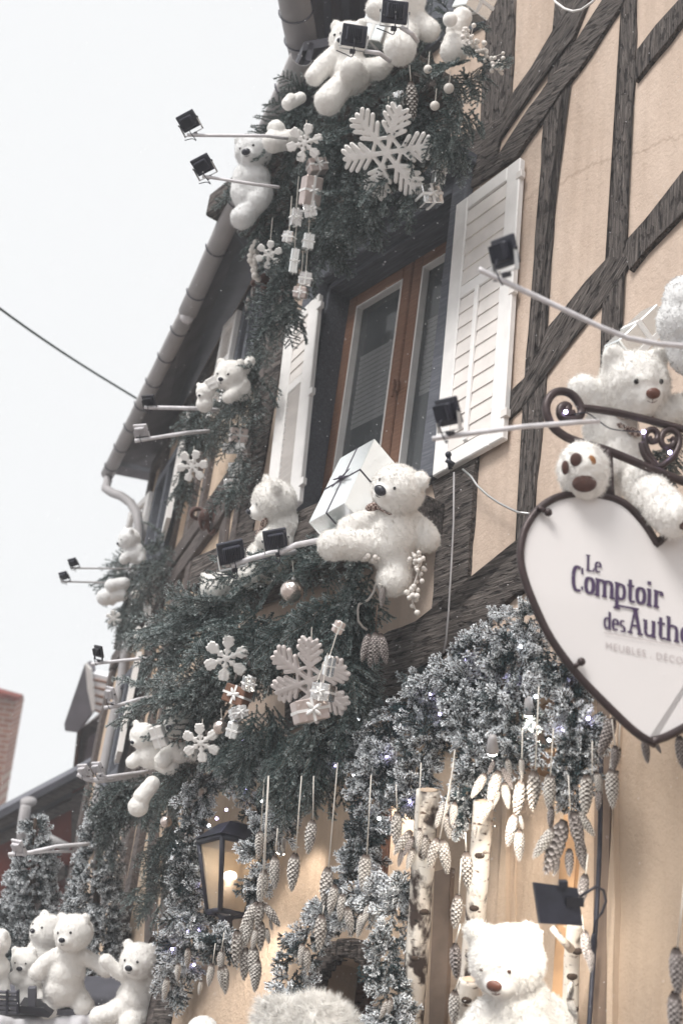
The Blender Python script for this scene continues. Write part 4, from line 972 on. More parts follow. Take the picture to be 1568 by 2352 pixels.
# ------------------------------------------------------------------ main window display
fgarl('fir_garland', 'thick green fir garland spilling from the box under the middle window', 'fir garland', [
 ([(850, 1300, 16), (760, 1285, 18), (660, 1292, 20), (570, 1325, 20), (470, 1400, 20), (390, 1440, 12)], 54, FIR, dM, dirc(-.45, -.15, .75), (.5, .8)),
 ([(850, 1350, 26), (790, 1390, 44), (700, 1420, 48), (600, 1430, 46), (520, 1450, 34)], 90, FIR, dM, dirc(-.35, -.8, .5), (.6, .95)),
 ([(800, 1420, 42), (800, 1540, 36), (760, 1650, 50), (700, 1720, 46)], 75, FIR, dM, dirc(-.08, -1, .25), (.55, .85)),
 ([(620, 1480, 34), (540, 1560, 40), (480, 1605, 34), (440, 1615, 20)], 50, FIR, dM, dirc(-.8, -.35, .4), (.55, .85), (.9, 1.7)),
 ([(560, 1390, 26), (470, 1450, 26), (430, 1470, 12)], 34, FIRL, dM, dirc(-.9, -.12, .35, .3), (.55, .8), (.9, 1.8)),
 ([(540, 1560, 14), (450, 1600, 12)], 12, FIRL, dM, dirc(-.9, -.25, .3, .3), (.6, .8), (.9, 1.8)),
 ([(440, 1595, 8), (400, 1612, 6)], 5, FIRL, dM, dirc(-1, -.14, .15, .2), (.6, .75), (1.2, 2.2)),
 ([(440, 1445, 10), (400, 1450, 6)], 6, FIRL, dM, dirc(-1, -.06, .15, .2), (.5, .65), (1.2, 2.2)),
 ([(600, 1620, 36), (640, 1690, 36), (700, 1740, 40)], 43, FIR, dM, dirc(.1, -.95, .3), (.5, .8)),
 ([(530, 1630, 22), (530, 1700, 22), (570, 1720, 24)], 24, FIR, dM, dirc(-.3, -.8, .3), (.45, .7))])
bx = MB(); P = NW(-.2, 4.12, .2); bx.box(P, uN*.75, np.array([0, 0, .09]), nN*.18, .01); setlab(bx.build('window_box', 'oak', None), 'dark wooden window box hidden in the fir under the middle window', 'window box')
Dm = dM(860, 1200)-.22
bear('white teddy bear sprawled on the fir box with legs dangling, beside the big silver gift', Dm, (914, 1124, 30, 60), (-.60, .04, .80), (.56, .80, -.05),
 torso=[(905, 1195, 10, 48), (905, 1228, 12, 60), (893, 1252, 14, 57)], limbs=[[(942, 1190, 8, 24), (972, 1218, 14, 27), (972, 1240, 18, 30)], [(868, 1190, 6, 24), (830, 1200, 14, 25), (800, 1212, 20, 26)],
 [(868, 1250, 14, 38), (810, 1252, 40, 35), (762, 1250, 55, 33)], [(905, 1265, 20, 40), (906, 1305, 30, 37), (906, 1326, 34, 39)]], fine=True, scarf=(873, 1160, 42, 24, (1, .25, .2)), nose_r=.25, ears=(1, 0), ear_r=.40, eye_r=.07, extra=[(764, 1253, 60, 35), (980, 1238, 22, 31), (904, 1330, 40, 40)])
bear('white teddy bear in profile looking left at the left end of the window box', dM(630, 1180)-.15, (630, 1152, 0, 54), (-.93, -.28, .25), (-.05, .96, .2),
 torso=[(655, 1212, 0, 44), (640, 1250, 0, 54), (610, 1290, 0, 50)], limbs=[[(640, 1210, 20, 22), (610, 1240, 34, 22)], [(600, 1280, 10, 30), (575, 1320, 20, 30)]], fine=True, scarf=(601, 1213, 26, 19, (.35, .7, .3)), ears=(1, 1), ear_r=.38, muzzle=1.15)
MB_ = MB(); tie = thing('neck_tie', 'brown checked tie hanging under the chin of the profile bear', 'tie', P3(600, 1225, 30, dM(600, 1225)))
MB().prism([P3(603, 1222, 34, dM(600, 1230)), P3(612, 1232, 34, dM(600, 1230)), P3(600, 1252, 34, dM(600, 1230)), P3(587, 1240, 34, dM(600, 1230))], B*.01).build('cloth', 'gingham', tie)
bear('white teddy bear slumped face down below the profile bear, sunk in the fir', dN(490, 1340, .48), (500, 1352, 10, 40), (-.6, -.55, .55), (-.3, .9, .3), torso=[(530, 1380, 0, 36)], limbs=[[(540, 1370, 6, 28), (560, 1336, 14, 28)], [(480, 1380, 0, 26), (468, 1400, 6, 24)]], eyes=False, fine=True, tuft=16000)
bear('small white teddy bear half hidden between the big silver gift and the sprawled bear', dN(818, 1160, .2), (816, 1158, 0, 30), (-.4, .1, .9), (0, 1, 0), torso=[(805, 1200, 0, 32)], eyes=False, nose=None, tuft=3000)
Dg_ = dM(820, 1090)-.12; v1 = np.array([81, -44, 70.]); v2 = np.array([-70, -155, 178.]); v2[2] = -(v1[0]*v2[0]+v1[1]*v2[1])/v1[2]; v3 = np.cross(v1, v2); v3 = v3/np.linalg.norm(v3)*92
v1 = np.array([81, 44, 60.]); v2 = np.array([-70, -152, 0.]); v2[2] = -(v1[:2]@v2[:2])/v1[2]; v3 = np.cross(v1, v2); v3 = v3/np.linalg.norm(v3)
if v3[0] < 0: v3 = -v3
L1, L2, L3 = np.linalg.norm(v1), np.linalg.norm(v2), 100.
cc = np.array([861., -1004., 0])-v1/2+v2/2+v3*L3/2
gift('large mirror-bright silver gift box with thin dark ribbon standing tilted in the window', cc[0], -cc[1], Dg_, (L1, L2, L3), None, 'mirror', 'ribbon_dark', axes=(scr(*v1), scr(*v2), scr(*-v3)), group='', bow=True, bevel=.003)
fl_g = 'black floodlights on white arms'
flood('black floodlight left of a pair on curved white arms beside the window box', 530, 1268, 50, (-.35, .30, -.9), (-.12, .95, .3), dN(530, 1268, .85), [(532, 1300, 0), (570, 1285, 0), (625, 1270, -10), (676, 1268, -120)], fl_g)
flood('black floodlight right of a pair in front of the profile bear', 632, 1238, 44, (-.25, .25, -.9), (-.1, .95, .3), dN(632, 1238, .85), [(640, 1270, 0), (680, 1252, -10), (740, 1240, -60), (800, 1235, -180)], fl_g)
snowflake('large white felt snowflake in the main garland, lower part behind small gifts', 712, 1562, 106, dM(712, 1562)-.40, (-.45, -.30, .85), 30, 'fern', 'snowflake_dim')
snowflake('small white wooden snowflake hanging in the fir left of the large one', 520, 1512, 56, dM(520, 1512)-.46, (-.1, -.1, 1), 82, 'leaf')
Db = dM(668, 1358)-.32
bauble('clear glittering bauble with a brown dot under the front fir branches', 670, 1358, 27, Db); 
gd = 'brown paper gift'
gift('clear pinkish gift box with white ribbon and bow, lowest on the large snowflake', 712, 1632, dM(712, 1632)-.52, (76, 52, 50), (-12, 20, 8), 'rose', strg=[(712, 1610), (745, 1520)])
gift('pale silver gift above the pinkish box at the snowflake edge', 742, 1590, dM(742, 1590)-.50, (46, 40, 36), (-10, -25, -4), 'silver', strg=[(742, 1570), (752, 1500)])
gift('narrow silver gift hanging highest over the large snowflake', 756, 1530, dM(756, 1530)-.50, (22, 46, 20), (0, 30, -10), 'silver', strg=[(756, 1510), (778, 1440)], bow=False)
gift('small rosy gift at the top right of the main garland', 777, 1441, dM(777, 1441)-.47, (22, 28, 20), (0, 20, -25), 'rose', bow=False)
gift('dark brown gift box under the small wooden snowflake', 545, 1598, dM(545, 1598)-.46, (54, 42, 40), (-10, -25, -16), 'kraft', 'ribbon')
gift('silver gift tied above the dark brown box', 572, 1570, dM(572, 1570)-.48, (28, 34, 26), (0, 20, -8), 'silver')
gift('crumpled silver gift below the dark brown box', 548, 1638, dM(548, 1638)-.46, (38, 30, 30), (-15, 25, 10), 'silver')
gift('bright silver gift with crossed ribbon beside the clear bauble on the left', 537, 1677, dM(537, 1677)-.44, (28, 36, 24), (0, -20, -14), 'mirror', bow=False)
bauble('clear bauble with brown centre left of the bright silver gift', 506, 1670, 17, dM(506, 1670)-.30, 'glitter')
berries('sprig of white berries hanging beside the dangling foot of the sprawled bear', [(946, 1268), (960, 1292), (958, 1320), (948, 1350), (946, 1380), (952, 1400)], dM(940, 1330)-.02, 6.5, 34, 15)
berries('short white berry sprig tucked at the crotch of the sprawled bear', [(835, 1272), (850, 1276), (862, 1290)], dM(850, 1275)-.25, 6.5, 14, 11)
tw = thing('curly_twig', 'white curly twig hanging below the sprawled bear', 'twig', P3(840, 1380, 0, dM(850, 1350)-.1))
MB().tube([P3(x, y, 0, dM(850, 1350)-.1) for x, y in ((878, 1352), (876, 1338), (868, 1335), (862, 1344), (858, 1360), (845, 1378), (824, 1388), (821, 1400), (822, 1425), (832, 1440), (843, 1447))], .0055, 6).build('stem', 'twig_white', tw, True)
cone_cluster('single open pine cone on a thread under the dangling foot', dM(878, 1368)-.1, [(880, 1345, 876, 1392, 'd')], [(868, 1340), (880, 1346)], 'd', None)
cone_cluster('bunch of three brown cones hanging beneath the open pine cone by the dark beam', dM(860, 1480)-.1, [(848, 1456, 832, 1516, 'd'), (862, 1452, 864, 1520, 'd'), (872, 1455, 886, 1520, 'd'), (856, 1460, 850, 1528, 'd')], [(866, 1390), (862, 1454)], 'd', None, 'string_dark')
cone_cluster('small dark cones beside the small wooden snowflake', dM(555, 1530)-.3, [(560, 1505, 575, 1530, 'd'), (548, 1540, 540, 1562, 'd'), (565, 1540, 552, 1556, 'd')], None, 'd', None)
# arms and lights over the right of the window
flood('black floodlight at the tip of the upper white arm in front of the open shutter', 1160, 578, 64, (.82, .22, -.5), (-.30, .95, .1), dN(1160, 578, 1.5), [(1098, 618, 0), (1130, 634, 0), (1250, 690, 6), (1380, 752, 10), (1440, 776, 6), (1510, 790, 0), (1640, 800, -60)], fl_g, arm_r=.0072)
flood('black floodlight at the tip of the lower white arm in front of the open shutter', 1030, 945, 60, (.80, .25, -.55), (-.28, .95, .1), dN(1030, 945, 1.4), [(992, 1008, 0), (1060, 998, 0), (1200, 980, 0), (1330, 970, -20), (1372, 968, -260)], fl_g, arm_r=.0072)
# ------------------------------------------------------------------ upper display
fgarl('fir_garland', 'uppermost fir garland with bears and a large snowflake, at the top edge of the photo', 'fir garland', [
 ([(1120, 150, 16), (1010, 165, 32), (890, 185, 28), (800, 235, 32), (700, 240, 22), (640, 330, 24), (600, 420, 26)], 68, FIR, dT, dirc(-.35, -.4, .7), (.5, .8)),
 ([(1000, 210, 36), (960, 290, 46), (860, 330, 52), (760, 330, 52), (680, 390, 46)], 108, FIR, dT, dirc(-.25, -.85, .45), (.6, .9)),
 ([(930, 400, 36), (850, 450, 34), (790, 480, 22)], 43, FIR, dT, dirc(-.4, -.8, .4), (.5, .8)),
 ([(660, 430, 40), (650, 510, 34), (680, 570, 26), (660, 660, 20), (640, 720, 10)], 61, FIR, dT, dirc(-.25, -.9, .3), (.5, .75)),
 ([(1040, 20, 20), (1000, 70, 20), (960, 60, 20)], 15, FIR, dT, dirc(.2, .3, .7, .8), (.4, .6)),
 ([(760, 420, 40), (740, 500, 26), (745, 560, 18)], 39, FIR, dT, dirc(0, -1, .3), (.5, .7)),
 ([(1060, 250, 26), (1010, 330, 26)], 21, FIR, dT, dirc(.1, -.9, .3), (.4, .6))])
MB().box(NW(-.6, 6.62, .22), uN*.9, np.array([0, 0, .08]), nN*.2, .01).build('window_box', 'oak', None); setlab(bpy.data.objects['window_box.001'], 'dark wooden box behind the uppermost fir garland', 'window box')
bear('white teddy bear in the top display with a floodlight before its face, one leg hanging', 6.75, (800, 92, 0, 44), (-.4, -.2, .9), (.1, 1, 0), torso=[(800, 150, 0, 40), (805, 170, 0, 48)], limbs=[[(765, 130, 10, 22), (740, 155, 16, 23), (722, 176, 20, 22)], [(835, 160, 10, 26), (868, 158, 14, 26), (880, 150, 10, 22)], [(790, 190, 20, 30), (768, 215, 34, 30), (754, 232, 42, 33)], [(815, 175, 30, 32), (808, 158, 60, 28)]], tuft=16000, fine=True)
bear('white teddy bear cropped by the top edge behind a floodlight', 6.5, (925, 5, 0, 50), (-.3, -.3, .9), (0, 1, 0), torso=[(925, 70, 0, 40)], limbs=[[(925, 80, 20, 36), (918, 112, 40, 38)], [(890, 30, 0, 24), (862, 20, 10, 24)], [(960, 50, 0, 26), (985, 70, 10, 26)]], tuft=16000, fine=True)
bear('plump white plush leg beside the pompom in the top display', 6.35, None, torso=[(1045, 96, 0, 28), (1042, 116, 4, 33)], limbs=[[(1045, 70, 0, 22), (1060, 40, -10, 24)]], tuft=10000, fine=True, name='plush_toy', cat='plush toy')
sb = thing('pompom', 'round white pompom on top of the plush leg', 'pompom', P3(1033, 45, 16, 6.3)); MB().ball(P3(1033, 45, 16, 6.3), 17*u2(6.3), 20, 14).build('ball', 'fur', sb, True)
bear('pale teddy bear with round dark nose at the far left of the top display', 7.2, (582, 348, 0, 42), (-.32, -.15, .92), (-.15, 1, 0), torso=[(585, 410, 0, 36), (590, 440, 0, 36)], limbs=[[(558, 400, 6, 22), (552, 440, 14, 23), (556, 455, 18, 22)], [(600, 445, 10, 28), (592, 462, 24, 26)], [(590, 460, 10, 26), (565, 490, 24, 26), (556, 500, 30, 27)]], tuft=16000, fine=True, ears=(0, 1), nose_r=.24, furm='fur_cool')
bear('pair of white plush feet poking left out of the top fir garland', 7.0, None, torso=[(634, 296, 0, 21), (628, 326, 10, 26), (655, 320, 0, 22)], limbs=[[(630, 326, 8, 25), (680, 318, -10, 22)]], tuft=3000, name='plush_toy', cat='plush toy')
bear('small white plush foot above the small snowflake in the top display', 7.0, None, torso=[(662, 238, 0, 16), (668, 228, 0, 14)], limbs=[[(662, 238, 0, 15), (690, 225, -10, 14)]], tuft=1500, name='plush_toy', cat='plush toy')
gift('bright white gift box between the two bears at the top edge', 870, 62, 6.85, (62, 86, 50), (0, -25, -20), 'mirror', group='', bow=False)
gift('white gift corner at the top edge right of the pompom', 1090, 5, 6.5, (70, 60, 60), (0, 30, -25), 'mirror', group='', bow=False)
snowflake('largest white snowflake ornament, in the uppermost fir garland', 888, 350, 112, 6.45, (-.42, -.42, .8), 14, 'fern', 'snowflake')
snowflake('small white snowflake at the left part of the top display', 700, 328, 46, 6.75, (-.25, -.2, 1), 75, 'leaf', 'snowflake')
flood('black floodlight before the face of the top bear', 813, 82, 46, (-.1, .10, -1), (.12, 1, 0), 6.25, [(838, 118, 0), (870, 122, 0), (895, 140, -60)], fl_g, arm_r=.010)
flood('black floodlight at the top edge of the photo', 906, 28, 48, (-.1, .10, -1), (.08, 1, 0), 6.05, [(920, 62, 0), (945, 78, 0), (958, 95, -60)], fl_g, arm_r=.010)
flood('black floodlight against the white sky, higher of two left of the top display', 433, 278, 38, (.2, .55, -.75), (-.5, .8, .4), 6.8, [(430, 310, 0), (470, 311, 0), (610, 312, 0), (660, 318, -60)], fl_g, arm_r=.008)
flood('black floodlight against the white sky, lower of two left of the top display', 466, 378, 38, (.2, .55, -.75), (-.5, .8, .4), 6.7, [(465, 405, 0), (500, 410, 0), (590, 424, 0), (640, 430, -60)], fl_g, arm_r=.008)
berries('bushy white berry sprig at the right end of the top display', [(1070, 70), (1085, 100), (1115, 125), (1140, 150), (1150, 165)], 6.2, 5.5, 60, 17)
for (x, y, r, l) in ((982, 159, 10, 'small pompom below the plush leg in the top display'), (1030, 203, 12, 'pompom with a twig star above the large snowflake on the right'), (998, 243, 11, 'lowest pompom on a thread right of the hanging cone')):
    bauble('grey-white '+l, x, y, r, 6.3, 'berry', (x+4, y-40), 'pompom baubles of the top display')
cone_cluster('long pale cone hanging between ribbons above the large snowflake', 6.4, [(943, 188, 948, 268, 'w')], [(940, 150), (943, 190)], 'w', None)
gift('silver bow ornament beside the long pale cone', 917, 228, 6.45, (30, 34, 16), (0, 20, 20), 'silver')
gift('silver box on the right edge of the top garland above the window shutter', 985, 452, 6.45, (50, 46, 40), (-10, 25, 6), 'silver', strg=[(988, 440), (1010, 380)])
gift('small silver box tied over the lower one at the top of the shutter', 1008, 396, 6.45, (26, 54, 26), (0, 20, -8), 'mirror', bow=False)
gift('tiny rosy gift with a bow beside the silver boxes near the shutter top', 1035, 300, 6.5, (16, 70, 14), (0, 20, -25), 'rose', bow=False)
gift('pale wrapped gift in the middle left of the top garland', 714, 440, 6.75, (42, 66, 34), (0, 25, -8), 'rose')
gift('rosy gift below the small snowflake in the top garland', 728, 382, 6.8, (44, 32, 30), (-10, 20, 10), 'rose')
gift('silver gift with a round tag above the chain of silver boxes', 716, 482, 6.75, (32, 36, 26), (0, -20, 10), 'silver')
for i, (x, y, a, b, m_) in enumerate(((680, 500, 26, 40, 'silver'), (708, 555, 26, 36, 'mirror'), (676, 600, 20, 56, 'mirror'), (702, 640, 30, 30, 'silver'), (690, 672, 30, 26, 'rose'), (664, 545, 26, 26, 'silver'))):
    lab = ['silver gift heading the left chain of hanging boxes', 'mirror-bright gift on the right chain of hanging boxes', 'tall bright gift halfway down the hanging chain', 'square silver gift low on the hanging chain', 'lowest rosy gift of the chain above the left shutter', 'small silver gift on the left of the hanging chain'][i]
    gift(lab, x, y, 6.8, (a, b, 22), (0, 20-i*8, -8), m_, strg=[(x, y-b*.4), (x+6, y-95)], bow=i % 2 == 0)
snowflake('pale snowflake hanging against the dark eaves left of the silver chain', 618, 585, 34, 7.1, (-.2, -.2, 1), 20, 'leaf', 'snowflake', strg=(626, 500))
berries('white berry twig hanging against the eaves', [(582, 560), (584, 600), (588, 640)], 7.2, 7, 30, 7)
bear('small brown reindeer-like plush hanging under the eaves', 7.3, (605, 640, 0, 15), (-.3, -.3, .9), (0, 1, 0), torso=[(610, 665, 0, 14)], limbs=[[(600, 640, 0, 9), (582, 650, 0, 8)], [(615, 640, 0, 9), (635, 655, 0, 8)]], furm='pad', tuft=800, eyes=False, name='plush_toy', cat='plush toy')
cone_cluster('pair of grey cones hanging under the plush toy by the eaves', 7.3, [(584, 655, 580, 690, 'd'), (572, 680, 566, 712, 'd')], [(590, 560), (584, 656)], 'd', None)
# ------------------------------------------------------------------ display C
fgarl('fir_garland', 'fir garland under the far upper window left of the louvred shutter', 'fir garland', [
 ([(600, 850, 14), (580, 890, 18), (540, 920, 18), (500, 945, 18), (450, 970, 12)], 44, FARF, dC, dirc(-.55, -.3, .6), (.6, .9)),
 ([(590, 900, 18), (545, 950, 24), (500, 980, 24), (430, 1000, 16)], 50, FARF, dC, dirc(-.5, -.7, .5), (.6, .9)),
 ([(560, 960, 18), (550, 1050, 14), (545, 1130, 10)], 22, FARF, dC, dirc(-.2, -1, .3), (.5, .8)),
 ([(450, 1050, 12), (430, 1120, 14)], 14, FARF, dC, dirc(-.3, -1, .3), (.5, .8)),
 ([(600, 760, 10), (605, 830, 10)], 12, FARF, dC, dirc(-.4, -.9, .3), (.5, .8))], group='fir garlands on the receding house')
D = 7.5
bear('small white teddy bear with bowed head in front of the dark eaves soffit', D, (530, 862, 0, 37), (-.5, -.2, .85), (.1, 1, 0), torso=[(550, 895, 0, 28)], limbs=[[(560, 880, 10, 14), (535, 905, 24, 15), (525, 912, 26, 15)], [(575, 830, 0, 12), (560, 850, 0, 14)]], tuft=9000, fine=True)
bear('smaller white teddy bear left of the bowed one on the far upper box', D, (472, 900, 0, 22), (-.5, -.3, .8), (0, 1, 0), torso=[(470, 928, 0, 20)], eyes=False, tuft=1500)
gift('white gift held between the two small bears by the eaves', 492, 880, 7.5, (40, 28, 26), (0, 20, 30), 'satin', bow=False)
flood('floodlight on the upper short white arm in front of the eaves soffit', 343, 920, 26, (.3, .5, -.8), (-.2, .9, .4), 7.7, [(332, 935, 0), (345, 936, 0), (455, 938, 0), (500, 942, -60)], 'floodlights on the receding house', 'metal_dark', .011)
flood('pale floodlight on the lower short white arm in front of the eaves soffit', 325, 988, 28, (.3, .5, -.8), (-.2, .9, .4), 7.7, [(310, 1013, 0), (340, 1008, 0), (430, 994, 0), (480, 990, -60)], 'floodlights on the receding house', 'arm', .011)
snowflake('pale snowflake hanging under the far upper box', 442, 1070, 40, 7.6, (-.3, -.2, 1), 10, 'leaf', 'snowflake')
bauble('white ball tucked under the far upper box', 541, 938, 11, 7.6, 'berry', None, 'pompom baubles of the far displays')
for i, (x, y, a, b, m_, l) in enumerate(((548, 1000, 40, 34, 'rose', 'rosy gift heading the far hanging column of boxes'), (525, 1030, 26, 24, 'silver', 'small silver gift in the far hanging column'), (551, 1030, 24, 26, 'mirror', 'bright square gift in the far hanging column'), (543, 1078, 34, 32, 'mirror', 'bright silver gift with crossed ribbon low in the far column'), (540, 1115, 46, 34, 'silver', 'crumpled silver gift at the bottom of the far column'), (560, 1045, 26, 22, 'rose', 'little rosy gift tucked into the far column'))):
    gift(l, x, y, 7.6, (a, b, 24), (0, 18-i*7, -6+3*i), m_, strg=[(x, y-b*.4), (x+5, y-70)], bow=i % 2 == 1)
wr = thing('bow_wreath', 'brown twig bow wreath on the far wall beside the shutter', 'wreath', F_(470, 1180, .1))
rb = MB(); Dw = dF(470, 1180, .1)
for cx_, cy_, rx, ry in ((455, 1180, 16, 11), (490, 1182, 20, 12), (468, 1195, 8, 20), (486, 1200, 8, 26)):
    for k in range(3):
        ring = [P3(cx_+rx*math.cos(t)+rng.normal(0, 1), cy_+ry*math.sin(t)+rng.normal(0, 1), 6*math.sin(2*t+k), Dw) for t in np.linspace(0, 2*math.pi, 18)]
        rb.tube(ring, .012, 5, False)
rb.ball(P3(472, 1184, 0, Dw), .04); rb.build('twigs', 'pad', wr, True)
# ------------------------------------------------------------------ display D
dD = lambda x, y: min(dF(x, y, .13), 10.2)
fgarl('fir_garland', 'farthest fir garland with a bear against the white sky', 'fir garland', [
 ([(385, 1240, 14), (340, 1270, 24), (300, 1300, 22), (270, 1330, 12)], 46, FARF, dD, dirc(-.4, -.4, .6), (.6, 1.0)),
 ([(370, 1290, 22), (340, 1340, 26), (300, 1390, 20), (290, 1440, 12)], 44, FARF, dD, dirc(-.35, -.8, .4), (.6, 1.0)),
 ([(290, 1380, 16), (310, 1460, 12)], 18, FARF, dD, dirc(-.2, -1, .3), (.5, .8))], group='fir garlands on the receding house')
D = 9.4
bear('small teddy bear facing left at the far end, silhouetted on the white sky', D, (298, 1238, 0, 27), (-.85, -.25, .45), (.05, 1, 0), torso=[(312, 1272, 0, 24)], limbs=[[(318, 1258, 10, 11), (326, 1285, 14, 11)], [(300, 1270, 10, 12), (285, 1285, 14, 12)]], tuft=1500, furm='fur_cool')
bear('pair of plush feet sticking out left of the farthest garland', D, None, torso=[(242, 1372, 0, 20), (256, 1345, 0, 16)], limbs=[[(240, 1373, 0, 18), (280, 1365, -10, 16)], [(256, 1345, 0, 15), (285, 1340, -10, 15)]], tuft=1200, furm='fur_cool', name='plush_toy', cat='plush toy')
flood('tiny floodlight against the sky, upper of the farthest two', 169, 1291, 19, (.3, .5, -.8), (-.4, .9, .3), D, [(165, 1304, 0), (180, 1305, 0), (262, 1306, 0), (300, 1306, -40)], 'floodlights on the receding house', 'metal_black', .006, armm='zinc')
flood('tiny floodlight against the sky, lower of the farthest two', 148, 1322, 19, (.3, .5, -.8), (-.4, .9, .3), D, [(140, 1336, 0), (155, 1336, 0), (245, 1338, 0), (300, 1340, -40)], 'floodlights on the receding house', 'metal_black', .006, armm='zinc')
for i, (x, y, a, b, m_, l) in enumerate(((328, 1345, 20, 18, 'silver', 'silver ball-like gift in the farthest garland'), (346, 1375, 22, 26, 'rose', 'rosy gift in the farthest garland'), (340, 1400, 18, 30, 'mirror', 'bright narrow gift in the farthest garland'), (350, 1430, 20, 22, 'silver', 'lowest silver gift of the farthest garland'))):
    gift(l, x, y, 9.6, (a, b, 16), (0, 18-i*7, -6+3*i), m_, bow=False)
snowflake('small snowflake low in the farthest garland', 330, 1460, 26, 9.3, (-.3, -.2, 1), 10, 'leaf', 'snowflake')
snowflake('tiny snowflake dangling left of the farthest garland against the sky', 262, 1420, 20, 9.8, (-.3, -.2, 1), 40, 'leaf', 'snowflake')
bauble('white ball in the farthest garland', 311, 1366, 10, 9.6, 'berry', None, 'pompom baubles of the far displays')
# ------------------------------------------------------------------ display E
dE = lambda x, y: min(dF(x, y, .12), 7.5)
fgarl('fir_garland', 'fir garland under the pair of bears with a gift, low on the receding house', 'fir garland', [
 ([(480, 1765, 16), (400, 1790, 18), (330, 1795, 18), (270, 1810, 12)], 50, FARF, dE, dirc(-.7, -.3, .5), (.55, .85)),
 ([(460, 1780, 26), (400, 1820, 26), (330, 1830, 22), (250, 1850, 16)], 56, FARF, dE, dirc(-.6, -.6, .4), (.5, .8)),
 ([(240, 1840, 12), (250, 1920, 14), (245, 1980, 10)], 26, FARF, dE, dirc(-.2, -1, .3), (.4, .6)),
 ([(400, 1860, 20), (380, 1940, 22), (360, 2010, 18)], 44, FARF, dE, dirc(-.25, -.9, .3), (.5, .7)),
 ([(330, 2040, 12), (370, 2080, 20)], 16, FARF, dE, dirc(-.6, -.6, .3), (.4, .6))], group='fir garlands on the receding house')
D = 6.45
bear('white teddy bear on the left of the pair holding a gift', D, (330, 1690, 0, 32), (-.6, -.2, .7), (.15, 1, 0), torso=[(345, 1735, 0, 32)], limbs=[[(330, 1730, 10, 15), (305, 1750, 16, 16)], [(370, 1750, 10, 22), (390, 1760, 30, 22)]], tuft=9000, fine=True, eyes=False)
bear('white teddy bear on the right of the pair, black nose, brown collar', D-.05, (412, 1662, 0, 37), (-.45, .0, .9), (.05, 1, 0), torso=[(410, 1720, 0, 34)], limbs=[[(395, 1720, 10, 18), (375, 1745, 26, 20)], [(430, 1710, 6, 18), (450, 1730, 10, 18)]], tuft=9000, fine=True, nose_r=.24, scarf=(418, 1700, 24, 14))
bear('big plush foot hanging under the pair of bears', D-.1, None, torso=[(318, 1852, 0, 24), (326, 1832, 0, 20)], limbs=[[(326, 1830, 0, 20), (350, 1800, -10, 18)]], tuft=9000, fine=True, name='plush_toy', cat='plush toy')
gift('pale square gift between the pair of bears', 366, 1692, 6.3, (34, 50, 20), (0, -20, 18), 'satin', bow=False)
snowflake('white snowflake in front of the right bear of the pair', 462, 1706, 48, 6.0, (-.2, -.1, 1), 95, 'leaf', 'snowflake')
flood('floodlight on a long white arm above the snowy tiled roof', 228, 1496, 26, (.75, .2, -.6), (-.2, .95, .2), 7.4, [(210, 1526, 0), (235, 1522, 0), (330, 1512, 0), (420, 1500, -60)], 'floodlights on the receding house', 'metal_dark', .009)
flood('pale floodlight in front of the grey drainpipe', 257, 1592, 30, (.75, .3, -.5), (-.3, .95, .2), 7.4, [(240, 1626, 0), (265, 1622, 0), (320, 1606, 0), (360, 1600, -60)], 'floodlights on the receding house', 'arm', .011)
flood('pale floodlight over the red house eave, left of two', 195, 1768, 28, (.5, .4, -.6), (-.4, .95, .2), 7.2, [(178, 1778, 0), (200, 1790, 0), (235, 1794, 0), (330, 1778, -60)], 'floodlights on the receding house', 'arm', .012)
flood('pale floodlight over the red house eave, right of two', 226, 1762, 26, (.5, .4, -.6), (-.4, .95, .2), 7.2, [(215, 1790, 0), (250, 1784, 0), (340, 1772, -60)], 'floodlights on the receding house', 'arm', .010)
flood('pale floodlight on white arms beside the left frosted tree', 44, 1942, 30, (.5, .4, -.6), (-.2, .95, .2), 7.2, [(20, 1962, 0), (60, 1960, 0), (130, 1944, 0), (205, 1938, -40)], 'floodlights on the receding house', 'arm', .010)
setlab(MB().tube([P3(20, 1965, 0, 7.2), P3(110, 1956, 0, 7.2), P3(170, 1956, -20, 7.2)], .007, 8).build('white_pole', 'arm', None, True), 'second white pole just under the arm beside the left frosted tree', 'pole')
cone_cluster('pair of ringed cones tied with a silver bow below the white snowflake', 6.6, [(492, 1722, 440, 1752, 'w'), (470, 1765, 440, 1790, 'w')], None, 'w', None)
gift('silver bow between the pair of ringed cones', 478, 1762, 6.55, (44, 24, 16), (0, 20, 20), 'silver')
gift('silver gift hanging left of the frosted garland above the lantern', 470, 1830, 6.5, (24, 38, 20), (0, 20, 6), 'rose')
bauble('clear bauble left of the lantern roof', 382, 1888, 14, 6.6, 'glitter'); 
gift('rosy gift between the fir and the lantern roof', 438, 1925, 6.4, (22, 26, 18), (0, 20, 6), 'rose'); gift('crumpled silver gift on a thread left of the lantern', 418, 1960, 6.4, (42, 50, 26), (0, 20, -16), 'silver')
